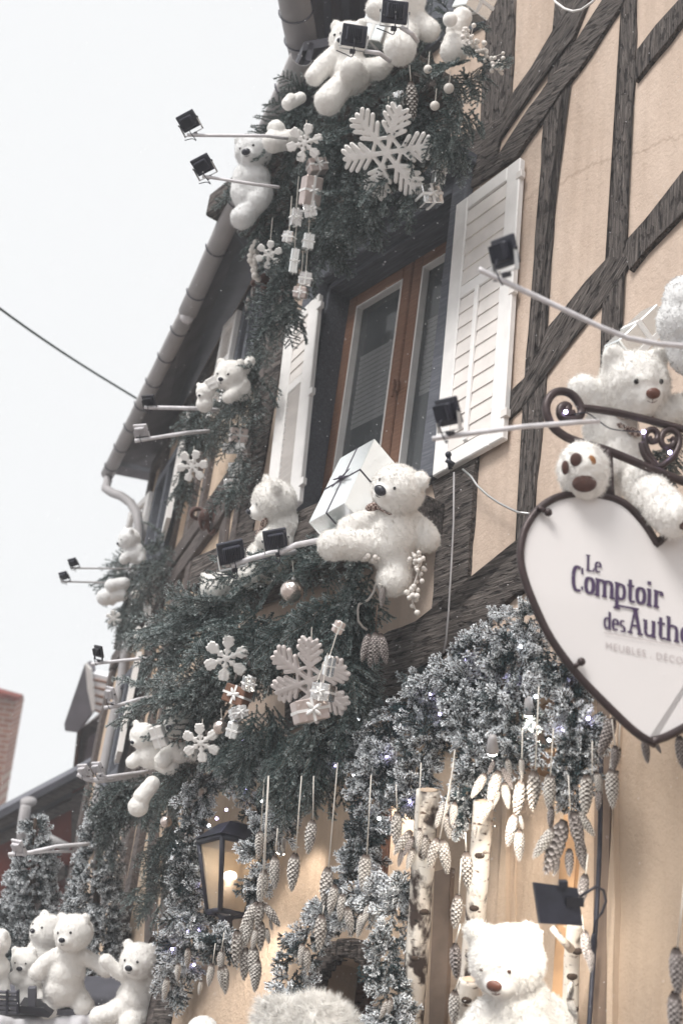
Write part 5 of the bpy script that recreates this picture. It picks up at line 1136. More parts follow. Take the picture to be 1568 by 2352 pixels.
# ------------------------------------------------------------------ frosted garland along the shop front
def fdir(dx=0, dy=-.25, dz=.55, sp=.95): return lambda tg, o, oz: (dx+o[0]*sp, dy+o[1]*sp, dz)
def frs(path, n, **k): return ([(a, b, r*.80) for a, b, r in path], int(n*.76), FROST, dG, fdir(**k), (.5, 1.15), (.25, 1.7))
LT = [(1194, 1485), (1066, 1512), (1114, 1529), (1138, 1547), (1298, 1556), (988, 1593), (1148, 1606), (1291, 1680), (924, 1670), (1092, 1862), (888, 1739), (790, 1706), (824, 1651), (829, 1856), (806, 1932), (1040, 1850), (940, 1840), (1350, 1650), (870, 1880), (730, 1710), (566, 1816), (480, 1896), (432, 2140), (456, 2138), (414, 2120), (446, 2216), (520, 1860), (600, 1840), (498, 1880), (640, 1800), (812, 1780), (842, 2010), (770, 1760), (705, 1800), (620, 1775), (558, 1700), (1230, 1600), (1175, 1560), (1010, 1640), (1260, 1700), (470, 2030), (395, 2180)]
fgarl('frosted_garland', 'snow-flocked garland with fairy lights hanging in drops along the shop front', 'garland', [
 frs([(1228, 1408, 12), (1180, 1425, 30), (1130, 1470, 42), (1080, 1520, 40), (1010, 1560, 40), (940, 1600, 36), (890, 1650, 32), (830, 1700, 28), (760, 1735, 24)], 300),
 frs([(1190, 1470, 40), (1172, 1570, 46), (1185, 1670, 38)], 190), frs([(1065, 1560, 34), (1075, 1680, 36), (1100, 1740, 34), (1085, 1820, 26), (1062, 1885, 12)], 260),
 frs([(1190, 1690, 26), (1180, 1750, 18)], 40), frs([(1285, 1515, 20), (1310, 1600, 24), (1330, 1680, 26), (1322, 1760, 22), (1305, 1825, 12)], 190),
 frs([(965, 1610, 34), (975, 1680, 34), (955, 1760, 28), (935, 1830, 18), (925, 1862, 8)], 200), frs([(850, 1690, 28), (865, 1780, 26), (845, 1860, 26), (830, 1960, 28), (815, 2040, 24)], 290),
 frs([(760, 1740, 24), (640, 1765, 28), (560, 1750, 26), (510, 1710, 24)], 120), frs([(690, 1770, 20), (650, 1850, 20), (640, 1930, 20)], 80), frs([(560, 1740, 26), (575, 1820, 24), (596, 1900, 17), (594, 1990, 12), (588, 2050, 8)], 120),
 frs([(520, 1720, 26), (475, 1790, 24), (438, 1860, 17), (446, 1910, 9)], 80), frs([(436, 1930, 12), (430, 2030, 24), (420, 2120, 36), (412, 2210, 34), (400, 2280, 14)], 260), frs([(462, 2110, 10), (488, 2140, 18), (520, 2180, 14)], 70),
 frs([(1240, 1700, 12), (1235, 1640, 12)], 8)],
 'frosted', None, [(x, y, dG(x, y), 'bulb' if i % 3 else 'bulb_white') for i, (x, y) in enumerate(LT)])
bm_ = MB()                                                       # twisted dark lead of the fairy lights and the pole the garland is tied to
fgarl('frosted_garland', 'grey-green flocked garland forming an arch round the doorway', 'garland', [
 frs([(935, 2040, 14), (880, 2050, 20), (830, 2070, 22), (790, 2100, 16)], 110), frs([(918, 2060, 14), (893, 2150, 20), (884, 2250, 18), (895, 2330, 20), (900, 2400, 18)], 150),
 frs([(745, 2090, 14), (705, 2150, 20), (682, 2220, 22), (662, 2290, 20), (640, 2360, 18)], 130), frs([(790, 2100, 12), (745, 2095, 12)], 25)], 'frosted')
# ------------------------------------------------------------------ hanging cones
DC = lambda x, y: dN(x, y, .42)
def cc_(label, cones, strg, kind='w', D=None): 
    D = D or DC(cones[0][0], cones[0][1]); return cone_cluster(label, D, cones, strg, kind)
q4 = lambda x, y: (784+x/2, 1752+y/2)
q5 = lambda x, y: (x/2, 1752+y/2)
def c4(*a): return [(*q4(x0, y0), *q4(x1, y1), *(r[0:1])) for x0, y0, x1, y1, *r in a]
def c5(*a): return [(*q5(x0, y0), *q5(x1, y1), *(r[0:1])) for x0, y0, x1, y1, *r in a]
cc_('single cone hanging left of the first birch trunk top', c4((255, 225, 250, 375)), [q4(250, 100), q4(255, 230)])
cc_('wide spray of cones tied across the first birch trunk', c4((320, 312, 245, 415), (330, 340, 285, 425, 'd'), (360, 300, 352, 400), (280, 400, 262, 475, 'd'), (330, 390, 302, 485), (385, 330, 378, 440), (372, 370, 390, 435), (405, 360, 375, 425)), [q4(365, 0), q4(350, 305)])
cc_('pair of pale cones on the string right of the first birch trunk', c4((440, 345, 402, 475), (462, 352, 485, 500)), [q4(515, 0), q4(450, 350)])
cc_('pair of cones spread apart under the middle garland drop', c4((490, 172, 435, 290), (480, 235, 492, 340)), [q4(520, -60), q4(490, 178)])
cc_('cone pair half inside the garland tip beside the pair spread apart', c4((520, 180, 505, 280), (610, 275, 612, 345)), None)
cc_('slim cone hanging alone before the second birch trunk', c4((572, 408, 580, 565)), [q4(568, 320), q4(572, 412)])
cc_('lower pale cone on a thread just above the big bear', c4((535, 605, 520, 750)), [q4(550, 440), q4(538, 610)])
cc_('cone peeking out left of the big bear at ear height', c4((520, 830, 528, 985)), [q4(545, 740), q4(522, 835)], 'd')
cc_('pale cone low beside the big bear on the left', c4((520, 1045, 515, 1195)), [q4(545, 985), q4(520, 1050)])
cc_('heavy bunch of seven cones under the widest garland drop', c4((660, 50, 600, 155), (720, 35, 680, 180), (700, -10, 675, 50, 'd'), (745, 90, 765, 205), (735, 20, 780, 110, 'd'), (690, 170, 640, 265), (720, 120, 690, 210), (760, -20, 775, 60)), None)
cc_('long chain of pale cones hanging right of the heavy bunch', c4((825, 80, 805, 235), (795, 235, 765, 375), (815, 305, 815, 445), (815, 235, 830, 300), (825, -20, 828, 60)), [q4(830, -160), q4(825, 85)])
cc_('single cone on a white string between the long chain and the garland', c4((885, 35, 878, 205)), [q4(905, -350), q4(888, 40)])
cc_('pair of cones end to end on the next string to the right', c4((955, 52, 955, 215), (962, 200, 958, 300, 'd')), [q4(972, -160), q4(958, 58)])
cc_('big dark spray of cones above the black floodlight panel', c4((1020, 265, 942, 500, 'd'), (975, 300, 885, 430), (1060, 225, 1100, 400, 'd'), (1085, 340, 1115, 485, 'd'), (1080, 225, 1155, 330), (1045, 395, 1045, 515, 'd'), (995, 440, 975, 515, 'd'), (1050, 220, 1042, 260)), [q4(1040, 60), q4(1050, 225)])
cc_('pair of cones above the dark spray, against the orange frame', c4((1125, 55, 1118, 235), (1170, 42, 1190, 145), (1185, 130, 1175, 215, 'd')), [q4(1150, -100), q4(1150, 50)])
cc_('tall column of cones beside the bare right wall', c4((1240, 25, 1245, 200), (1255, -80, 1250, 30, 'd')), [q4(1240, -200), q4(1255, -75)])
cc_('cone hanging close under the left edge of the heart sign', [(1408, 1650, 1378, 1730)], [(1400, 1600), (1406, 1652)], 'd')
cc_('pale cone just right of the one under the heart sign edge', [(1420, 1716, 1402, 1775), (1418, 1770, 1405, 1800)], [(1424, 1640), (1420, 1720)])
cc_('cone pair below the tip of the heart sign', [(1478, 1695, 1486, 1750), (1500, 1700, 1516, 1728)], [(1470, 1620), (1478, 1698)], 'd')
cc_('cone at the right edge below the heart sign', [(1558, 1690, 1566, 1760)], [(1556, 1600), (1558, 1692)], 'd')
cc_('dark cone hanging in front of the black floodlight panel', c4((1118, 510, 1098, 650, 'd')), [q4(1130, 420), q4(1120, 515)], 'd')
cc_('dark cones under the black floodlight panel', c4((1115, 770, 1125, 900, 'd'), (1140, 850, 1145, 955, 'd')), [q4(1100, 700), q4(1112, 775)], 'd')
cc_('pale cones at the right shoulder of the big bear', c4((1055, 1015, 1045, 1100), (1040, 1080, 1075, 1175), (1060, 1000, 1040, 1060)), None)
cc_('large blurred cone hanging at the right edge, upper', c4((1535, 850, 1545, 1060)), [q4(1580, 500), q4(1540, 855)], 'd', 3.6)
cc_('large blurred cone hanging at the right edge, lower', c4((1528, 1050, 1535, 1260)), [q4(1540, 1000), q4(1528, 1055)], 'd', 3.6)
cc_('cone on a long string at the end of the garland drop over the doorway', [(840, 1962, 834, 2045)], [(852, 1780), (842, 1966)])
cc_('cones peeking below the doorway arch garland', c4((25, 660, 45, 775), (100, 690, 75, 795), (130, 650, 100, 740), (150, 640, 140, 720)), None)
cc_('cones at the foot of the arch garland right side', c4((215, 1090, 180, 1170), (230, 1080, 215, 1150)), None)
cc_('large ringed cone on a long string left of the doorway', c5((1505, 480, 1490, 650)), [q5(1550, 0), q5(1508, 485)])
cc_('slim cone hanging directly beneath the large ringed one', c5((1478, 695, 1465, 850)), [q5(1488, 655), q5(1480, 700)])
cc_('short cone high on a string right of the lantern', c5((1435, 262, 1415, 410)), [q5(1440, 60), q5(1437, 265)])
cc_('cone on a longer string right of the lantern', c5((1355, 415, 1340, 580)), [q5(1385, 60), q5(1357, 420)])
cc_('stubby cone hanging nearest the lantern glass', c5((1262, 425, 1262, 570)), [q5(1275, 300), q5(1264, 430)])
cc_('great bouquet of white cones hanging below the lantern', c5((1185, 640, 1110, 770), (1200, 640, 1180, 760), (1215, 650, 1280, 745), (1150, 700, 1125, 840), (1200, 730, 1195, 855), (1180, 760, 1160, 850), (1240, 720, 1250, 768), (1225, 760, 1235, 828), (1090, 770, 1085, 915), (1130, 850, 1120, 990), (1165, 840, 1165, 1000), (1180, 900, 1170, 1045)), [q5(1232, 60), q5(1200, 645)])
cc_('long cone above the bouquet on the same string', c5((1215, 490, 1195, 635)), [q5(1235, 60), q5(1215, 495)])
cc_('small cone high beside the garland over the lantern', c5((1195, 312, 1190, 435)), [q5(1215, 60), q5(1197, 316)])
cc_('two cones side by side in the left garland of the doorway', c5((1390, 830, 1380, 925), (1408, 850, 1412, 955)), None)
cc_('two cones at the foot of the drop over the doorway', c5((1540, 560, 1515, 690), (1575, 600, 1560, 720)), None)
cc_('long cone hanging at the wall below the lantern', c5((1018, 860, 1015, 960), (1030, 930, 1035, 1055), (1010, 940, 1020, 1030)), [q5(1030, 780), q5(1018, 865)])
cc_('thin cone left of the long one below the lantern', c5((975, 920, 960, 1018)), [q5(990, 830), q5(977, 925)])
cc_('faint cone at the left garland foot', c5((865, 850, 860, 935), (925, 1000, 915, 1060), (770, 985, 755, 1080), (820, 920, 815, 1000)), None, D=6.1)
# long plain strings
# ------------------------------------------------------------------ birch trunks
def birch(label, pts, r, D, m):
    root = thing('birch_trunk', label, 'birch trunk', P3(*pts[-1], 0, D), 'birch trunks along the shop front'); P = []
    for i in range(len(pts)-1):
        for k in range(8): P.append(lerp(np.array(pts[i], float), np.array(pts[i+1], float), k/8))
    P.append(np.array(pts[-1], float)); W = [P3(p[0], p[1], 0, D) for p in P]
    MB().tube(W, [r*u2(D)*(1+.05*noise.noise(Vector(w_)*6)) for w_ in W], 20).build('trunk', m, root, True)
    MB().ell(W[0]+[0, 0, .001], R*r*u2(D)*.9, B*r*u2(D)*.9, np.array([0, 0, .004]), 18, 6).build('cut_end', 'plaster_pale', root, True)
    for t in (.25, .45, .62, .8):
        w_ = W[int(t*(len(W)-1))]; MB().ell(w_+B*r*u2(D)*.86+R*rng.normal(0, .3)*r*u2(D), R*.018, U*.012, B*.010, 10, 6).build('knot', 'twig', root, True)
    return root
birch('dark-scarred birch trunk with a cut top in front of the shop wall', [(982, 1815), (972, 1960), (962, 2130), (948, 2300), (938, 2520)], 27, dN(965, 2050, .30), 'birch_dark')
birch('pale birch trunk rising behind the big white bear', [(1110, 1840), (1102, 1960), (1090, 2120), (1070, 2300), (1060, 2500)], 24, dN(1090, 2050, .22), 'birch')
birch('brightly lit birch trunk behind the big bear on the right', [(1320, 2120), (1312, 2200), (1308, 2350), (1300, 2520)], 19, dN(1310, 2200, .12), 'birch')
bs = thing('cut_branch', 'pale cut branch stub sticking up left of the black floodlight panel', 'branch', P3(1275, 2140, 0, 4.3)); MB().tube([P3(1266, 2130, 0, 4.3), P3(1288, 2156, 0, 4.3), P3(1310, 2180, 0, 4.35)], [.010, .011, .014], 8).build('wood', 'birch', bs, True)
birch('short grey log leaning under the paw of the big bear', [(1080, 2250), (1075, 2330), (1070, 2450)], 24, dN(1075, 2300, .35), 'birch')
# ------------------------------------------------------------------ lantern
Dl = dN(530, 2000, .16); s = u2(Dl)
ln = thing('street_lantern', 'lit glass street lantern with black frame on the shop wall', 'lantern', P3(525, 2110, 0, Dl))
tc_, bc_ = P3(537, 1940, 0, Dl), P3(520, 2098, 0, Dl); ya = math.radians(28); e1 = np.array([math.cos(ya), math.sin(ya), 0]); e2 = np.array([-math.sin(ya), math.cos(ya), 0])
up = nrm(tc_-bc_); rt, rbm = 60*s, 32*s; CT = [tc_+(e1*a+e2*b)*rt for a, b in ((1, 1), (-1, 1), (-1, -1), (1, -1))]; CB = [bc_+(e1*a+e2*b)*rbm for a, b in ((1, 1), (-1, 1), (-1, -1), (1, -1))]
for i in range(4): MB().prism([CB[i], CB[(i+1) % 4], CT[(i+1) % 4], CT[i]], nrm(np.cross(CB[(i+1) % 4]-CB[i], CT[i]-CB[i]))*.002).build('glass_pane', 'lamp_glass', ln)
fr = MB()
for i in range(4):
    fr.tube([CB[i], CT[i]], .012, 6).tube([CT[i], CT[(i+1) % 4]], .014, 6).tube([CB[i], CB[(i+1) % 4]], .012, 6)
fr.build('frame', 'metal_black', ln, True)
ap = tc_+up*.105; rf_ = [tc_+up*.01+(e1*a+e2*b)*rt*1.16 for a, b in ((1, 1), (-1, 1), (-1, -1), (1, -1))]; md = [tc_+up*.085+(e1*a+e2*b)*rt*.5 for a, b in ((1, 1), (-1, 1), (-1, -1), (1, -1))]
MB().add(rf_+md+[ap], [[i, (i+1) % 4, 4+(i+1) % 4, 4+i] for i in range(4)]+[[4+i, 4+(i+1) % 4, 8] for i in range(4)]+[[3, 2, 1, 0]]).build('roof', 'metal_black', ln)
MB().tube([bc_, bc_-up*.03, bc_-up*.06, bc_-up*.10], [.045, .03, .035, .008], 12).build('finial', 'metal_black', ln, True)
MB().tube([P3(560, 1935, -20, Dl), P3(625, 1962, -30, Dl), P3(700, 1930, -50, Dl), P3(745, 1900, -60, Dl)], .014, 8).build('bracket_arm', 'iron', ln, True)
lb = P3(528, 2012, 0, Dl); MB().ell(lb, R*.032, U*.022, B*.03, 14, 10).build('bulb', 'flame', ln, True)
MB().tube([lb, lb-up*.09, bc_], [.028, .032, .034], 12).build('lamp_holder', 'arm', ln, True)
def lamp(kind, name, loc, energy, color, aim=None, size=.1, spot=60, blend=.8, parent=None):
    d = bpy.data.lights.new(name, kind); d.energy = energy; d.color = color
    if kind == 'SPOT': d.spot_size = math.radians(spot); d.spot_blend = blend; d.shadow_soft_size = size
    elif kind == 'AREA': d.size = size
    else: d.shadow_soft_size = size
    o = bpy.data.objects.new(name, d); link(o, parent); off = Vector(loc)-(wloc(parent) if parent else Vector((0, 0, 0))); o.location = off
    if aim is not None: o.rotation_euler = (Vector(loc)-Vector(aim)).to_track_quat('Z', 'Y').to_euler()
    return o
lamp('POINT', 'lantern_light', lb+B*.05+U*.03, .8, (1, .84, .62), size=.04, parent=ln)
# small wall spotlights with their light
def wall_spot(label, x, y, o, aimx, aimy, en, spot=50, vis=True, col=(1, .90, .78), ao=0.):
    p = N_(x, y, o); a = N_(aimx, aimy, ao); d = nrm(a-p); root = thing('wall_spotlight', label, 'spotlight', p, 'small white spotlights in the garland')
    MB().tube([p-d*.06, p-d*.02, p], [.012, .018, .020], 14).build('housing', 'zinc', root, True)
    MB().tube([p+d*.001, p+d*.006], [.017, .017], 14).build('lens', 'tube', root, True)
    MB().tube([p-d*.06, N_(x, y-12, .0)], .005, 6).build('bracket', 'white_paint', root)
    lamp('SPOT', 'spot_light', p+d*.02, en, col, a, .03, spot, .6, root)
wall_spot('small white lamp shining down the wall right of the lantern', 690, 1806, .22, 690, 2080, 9, 42)
wall_spot('small white lamp at the garland tip just right of the lantern roof', 645, 1957, .20, 560, 2352, 16, 40)
wall_spot('short white tube lamp under the garland above the first birch', 884, 1710, .25, 905, 1950, 20, 70)
wall_spot('bright lamp behind the widest garland drop', 1215, 1640, .30, 1235, 2000, 20, 78)
wall_spot('bright lamp low behind the cones beside the second birch', 1130, 1725, .62, 1120, 2150, 9, 80, ao=.1)
# black floodlight panel that lights the big bear
Dp = 3.95; pc = P3(1283, 2075, 0, Dp); pa = thing('floodlight', 'flat black floodlight panel lighting the big bear at the lower right', 'floodlight', pc)
cr = [P3(1226, 2026, 0, Dp), P3(1326, 2040, -14, Dp), P3(1338, 2127, 6, Dp), P3(1240, 2121, 18, Dp)]; pn = nrm(np.cross(cr[2]-cr[0], cr[1]-cr[0])); pn = pn if pn@B > 0 else -pn
MB().prism(cr, pn*.02).build('panel', 'metal_black', pa); MB().prism([lerp(pc, c-pn*.021, .93) for c in cr], pn*.003).build('lens', 'tube', pa)
MB().box(P3(1320, 2072, 4, Dp), R*.024, U*.013, B*.002).build('label_plate', 'metal_dark', pa)
MB().box(P3(1292, 2030, -4, Dp), R*.012, U*.010, B*.012, .002).build('clamp', 'metal_black', pa)
MB().tube([P3(1330, 2060, -10, Dp), P3(1368, 2036, -20, Dp), P3(1385, 2045, -20, Dp), P3(1391, 2070, -20, Dp), P3(1382, 2095, -20, Dp), P3(1366, 2115, -20, Dp), P3(1362, 2150, -20, Dp)], .004, 6).build('lead', 'metal_black', pa, True)
MB().ell(P3(1363, 2165, -20, Dp), R*.010, U*.03, B*.010).build('plug', 'metal_black', pa, True)
lamp('SPOT', 'panel_light', P3(1285, 2085, -22, Dp), 6, (1, .95, .86), P3(1165, 2300, -10, 4.45), .06, 120, .7, pa)
pts = [(1380, 1690), (1379, 1800), (1376, 1950), (1370, 2080), (1362, 2200), (1352, 2352), (1345, 2450)]
setlab(MB().tube([N_(*p, .09) for p in pts], .008, 8).build('cable', 'metal_black', None, True), 'thick black cable running down the wall right of the black floodlight panel', 'cable')
# ------------------------------------------------------------------ bears below
bear('big bright white teddy bear at the bottom right, brown nose, beside the birch trunks', 4.35, (1163, 2205, 20, 84), (-.42, -.26, .87), (-.20, .95, .2), torso=[(1190, 2310, 0, 76), (1200, 2370, 0, 96)], limbs=[[(1120, 2320, 10, 34), (1085, 2370, 20, 36)], [(1262, 2320, 0, 36), (1290, 2380, 10, 38)]], fine=True, nose='nose_brown', eye='amber', ear_r=.44, nose_r=.20, eye_r=.065, tuft=45000)
bear('long-haired white plush with a pointed ear at the bottom edge', 4.9, None, torso=[(660, 2372, 0, 72), (730, 2370, 0, 78), (785, 2385, 0, 55)], limbs=[[(612, 2340, 0, 26), (606, 2300, 0, 9)]], fine=True, tuft=42000, fur_len=3.0, name='plush_toy', cat='plush toy')
bear('round white plush head at the bottom edge left of the long-haired plush', 5.2, None, torso=[(465, 2372, 0, 38)], tuft=3000, name='plush_toy', cat='plush toy')
DL = 7.0
bear('standing white teddy bear in the lower left row with outstretched arms', DL, (170, 2142, 20, 44), (-.38, .02, .92), (-.08, 1, 0), torso=[(160, 2196, 0, 36), (152, 2232, 0, 45), (146, 2266, 0, 47)], limbs=[[(128, 2196, 10, 18), (103, 2212, 14, 19), (86, 2234, 18, 20)], [(196, 2198, 6, 18), (224, 2212, 4, 17), (244, 2228, 6, 18)], [(128, 2290, 4, 25), (118, 2318, 10, 27)], [(178, 2290, 4, 25), (192, 2312, 12, 26)]], fine=True, tuft=22000, ears=(1, 1), ear_r=.30)
bear('white teddy bear behind the standing one, face turned up', DL+.35, (110, 2138, 0, 40), (-.55, .3, .7), (.1, 1, 0), torso=[(100, 2190, 0, 40), (100, 2220, 0, 40)], limbs=[[(75, 2190, 6, 18), (60, 2215, 10, 18)]], tuft=12000, fine=True)
bear('small white teddy bear with raised paw left of the standing one', DL+.1, (58, 2206, 0, 31), (-.15, -.15, .95), (0, 1, 0), torso=[(66, 2256, 0, 32)], limbs=[[(50, 2245, 14, 14), (36, 2246, 22, 17)], [(60, 2285, 14, 20), (52, 2302, 26, 20)], [(85, 2285, 10, 18), (92, 2296, 16, 18)]], tuft=4000, nose_r=.22)
bear('white teddy bear cut by the left edge of the photo', DL, (-8, 2165, 0, 34), (-.5, 0, .8), (0, 1, 0), torso=[(-12, 2225, 0, 36)], limbs=[[(5, 2260, 10, 18), (8, 2285, 16, 18)]], tuft=3000, eyes=False)
bear('seated white teddy bear at the right end of the lower left row, black nose', DL-.25, (320, 2206, 20, 43), (-.36, .02, .93), (.03, 1, 0), torso=[(318, 2262, 0, 38), (312, 2292, 0, 45), (308, 2312, 0, 46)], limbs=[[(285, 2240, 10, 17), (262, 2226, 14, 16), (244, 2206, 16, 16)], [(352, 2250, 8, 19), (368, 2275, 14, 20), (372, 2292, 18, 20)], [(280, 2312, 14, 25), (250, 2332, 34, 25), (230, 2336, 40, 25)], [(325, 2325, 14, 26), (306, 2345, 40, 25), (300, 2352, 46, 27)]], fine=True, tuft=22000, ear_r=.32, nose_r=.20)
# stall: white cloth, dark metal fittings
ct = thing('draped_cloth', 'white cloth draped over the ledge under the lower left bears', 'cloth', P3(180, 2350, 0, DL))
V = []; Fc = []; nx, ny = 60, 22
for i in range(nx+1):
    for j in range(ny+1):
        x = -60+470*i/nx; top = 2312+10*math.sin(x*.02)+.03*max(0, x-100); f = j/ny; y = top+f*95; z = 46+14*math.sin(x*.11+f*2)*f+8*math.sin(x*.31)*f-(1-f)**6*70
        V.append(P3(x, y, z, DL+.0))
for i in range(nx):
    for j in range(ny): k = i*(ny+1)+j; Fc.append([k, k+1, k+ny+2, k+ny+1])
mesh_obj('cloth', V, Fc, 'cloth', ct, True)
MB().prism([P3(-60, 2316, 30, DL), P3(400, 2322, 30, DL), P3(400, 2334, 30, DL), P3(-60, 2330, 30, DL)], B*.5).build('ledge', 'zinc_dark', ct)
rk = thing('metal_rack', 'small dark slatted metal rack at the bottom left edge in front of the bears', 'rack', P3(20, 2310, 60, DL))
for i in range(5): MB().span(P3(-20, 2278+i*11, 60, DL), P3(42, 2280+i*11, 60, DL), U*.004, B*.012).build('slat', 'zinc_dark', rk)
for x in (-5, 18, 42): MB().span(P3(x, 2275, 60, DL), P3(x, 2328, 60, DL), R*.005, B*.014).build('upright', 'metal_black', rk)
bb = thing('metal_box', 'flat dark metal box lying at the feet of the standing bear', 'box', P3(80, 2320, 60, DL)); MB().prism([P3(44, 2310, 60, DL), P3(100, 2316, 60, DL), P3(120, 2330, 60, DL), P3(112, 2338, 60, DL), P3(40, 2326, 60, DL)], B*.12).build('body', 'metal_dark', bb)
MB().box(P3(75, 2290, 50, DL), R*.02, U*.05, B*.015, .004).build('upright', 'zinc_dark', bb)
# frosted conical trees
def ftree(label, x, ytop, ybot, hw, D, n):
    root = thing('frosted_conifer', label, 'small tree', P3(x, ybot, 0, D), 'frosted conical trees behind the bears'); ins = []
    s = u2(D)
    for i in range(n):
        t = rng.random()**.65; y = ytop+(ybot-ytop)*t; a = rng.random()*2*math.pi; lump = 1+.22*math.sin(a*3+t*9); rr = hw*(t**.8)*lump*(.55+.45*rng.random())
        p = P3(x+(y-ytop)*-.05+rr*math.cos(a), y, rr*math.sin(a), D); d = scr(math.cos(a)*.9, .12-.3*rng.random(), math.sin(a)*.9)
        ins.append((FROST[rng.integers(len(FROST))], p, d, rng.random()*6.28, rng.uniform(.75, 1.15), rng.uniform(.5, 1.1)))
    foliage(root, ins, 'frosted', 'crown'); MB().tube([P3(x, ytop, 0, D), P3(x-(ybot-ytop)*.05, ybot+60, 0, D)], [.01, .03], 8).build('trunk', 'twig', root, True)
ftree('leftmost frosted conical tree behind the row of bears', 82, 1880, 2230, 72, 8.0, 430)
ftree('taller frosted conical tree between the standing bear and the seated bear', 232, 1840, 2280, 72, 7.7, 480)
ftree('frosted tree cropped by the left edge behind the small bears', -20, 2080, 2230, 50, 8.0, 120)
# ------------------------------------------------------------------ heart sign
AZS = math.radians(81); uS = np.array([math.sin(AZS), math.cos(AZS), 0]); nS = np.array([uS[1], -uS[0], 0]); nS = nS if nS@(-ray(1400, 1400)) > 0 else -nS
PS = DD(1400, 1400, 4.0)
def S_(x, y, o=0.): return isect(x, y, PS, nS, o)
sg = thing('heart_sign', 'white heart-shaped shop sign in a dark wrought-iron frame reading Le Comptoir des Authentics', 'shop sign', S_(1503, 1709))
HL = [(1508, 1250), (1481, 1207), (1444, 1165), (1412, 1146), (1381, 1138), (1350, 1134), (1323, 1134), (1298, 1137), (1274, 1144), (1250, 1158), (1228, 1178), (1210, 1205), (1199, 1235), (1194, 1277), (1203, 1327), (1228, 1393), (1265, 1468), (1323, 1547), (1390, 1617), (1456, 1680), (1502, 1709)]
def smooth_closed(P, n=4):
    out = []; m_ = len(P)
    for i in range(m_):
        p0, p1, p2, p3 = [np.array(P[(i+k-1) % m_], float) for k in range(4)]
        if i in (0, 20, m_-1) or i == 20: pass
        for k in range(n):
            t = k/n; out.append(.5*((2*p1)+(-p0+p2)*t+(2*p0-5*p1+4*p2-p3)*t*t+(-p0+3*p1-3*p2+p3)*t**3))
    return out
LW = [S_(x, y) for x, y in HL]; ax0 = S_(1508, 1250)
def mir(p): d = p-ax0; k = d@uS; ux = uS*k; return p-2*ux
RW = [mir(p) for p in LW[1:-1]][::-1]
def crv(P, n=4):
    out = []
    for i in range(len(P)-1):
        p0 = P[max(0, i-1)]; p1 = P[i]; p2 = P[i+1]; p3 = P[min(len(P)-1, i+2)]
        for k in range(n): t = k/n; out.append(.5*((2*p1)+(-p0+p2)*t+(2*p0-5*p1+4*p2-p3)*t*t+(-p0+3*p1-3*p2+p3)*t**3))
    out.append(P[-1]); return out
Lc = crv(LW); tip = LW[-1]; tipr = tip-uS*((tip-ax0)@uS)*0
Rc = [mir(p) for p in Lc][::-1]
dx_ = (tip-ax0)@uS
hp = Lc+[p for p in Rc[1:-1]]
cen = (ax0+tip)/2+[0, 0, .08]
pl = [lerp(cen, p, .985) for p in hp]
MB().prism(pl, nS*.012).build('panel', 'sign', sg)
MB().tube(hp+[hp[0], hp[1]], .0115, 10, False).build('frame', 'iron', sg, True)
for (x, y, x2, y2) in ((1233, 1165, 1258, 1177), (1334, 1520, 1316, 1533)):
    MB().tube([S_(x2, y2, .016), S_(x, y, .016)], .007, 8).ball(S_(x2 if y < 1300 else x, y2 if y < 1300 else y, .018), .012).build('bolt', 'iron', sg, True)
# bracket with scrolls
def sc_(pts, r=.013): return MB().tube(crv([S_(784+x/2, 600+y/2, -.0) for x, y in pts], 5), r, 10).build('scroll', 'iron', sg, True)
sc_([(1062, 680), (1045, 690), (1040, 706), (1062, 712), (1084, 706), (1096, 690), (1092, 668), (1075, 650)][::-1], .011) if False else None
sc_([(1068, 700), (1044, 702), (1034, 688), (1040, 670), (1022, 662), (1004, 678), (1004, 706), (1026, 728), (1062, 730), (1092, 712), (1100, 684), (1085, 645), (1055, 612), (1015, 598), (975, 606), (946, 640), (940, 690), (962, 750), (1010, 795), (1080, 828), (1220, 870), (1400, 945), (1568, 1012), (1800, 1100), (2000, 1180)], .013)
sc_([(1096, 672), (1240, 692), (1400, 728), (1568, 772), (1800, 830), (2000, 890)], .012)
sc_([(1222, 872), (1226, 960), (1232, 1070)], .014)
for (a_, b_, r_) in (((1568, 1012), (2000, 1180), .013), ((1568, 772), (2000, 890), .012)):
    e0 = S_(784+b_[0]/2, 600+b_[1]/2); k_ = -((e0-PN)@nN)/(uS@nN); e1_ = e0+uS*k_
    MB().tube([e0-uS*.002, e1_], r_, 10).build('bracket_bar', 'iron', sg, True); MB().box(e1_+nN*.012, uN*.05, np.array([0, 0, .09]), nN*.010, .003).build('wall_plate', 'iron', sg)
sc_([(1375, 835), (1385, 880), (1415, 925), (1450, 945), (1490, 925), (1530, 885), (1550, 835), (1545, 800), (1515, 775), (1480, 785), (1465, 820), (1480, 850), (1510, 852), (1525, 830), (1510, 810)], .010)
sc_([(1450, 945), (1420, 905), (1398, 860), (1390, 810), (1405, 780), (1432, 775), (1450, 795), (1445, 822), (1420, 828), (1408, 808)], .010)
sc_([(1600, 960), (1640, 900), (1650, 840), (1620, 800), (1590, 820), (1600, 850)], .010)
for (x, y) in ((1298, 946), (1477, 992), (1537, 1039)): MB().ball(S_(x, y, .02), .006).build('fairy_light', 'bulb', sg, True)
MB().tube(crv([S_(1318, 952, .015), S_(1345, 948, .015), S_(1372, 965, .015), S_(1400, 984, .015), S_(1440, 990, .015), S_(1475, 992, .015)]), .002, 5).build('light_lead', 'metal_black', sg, True)
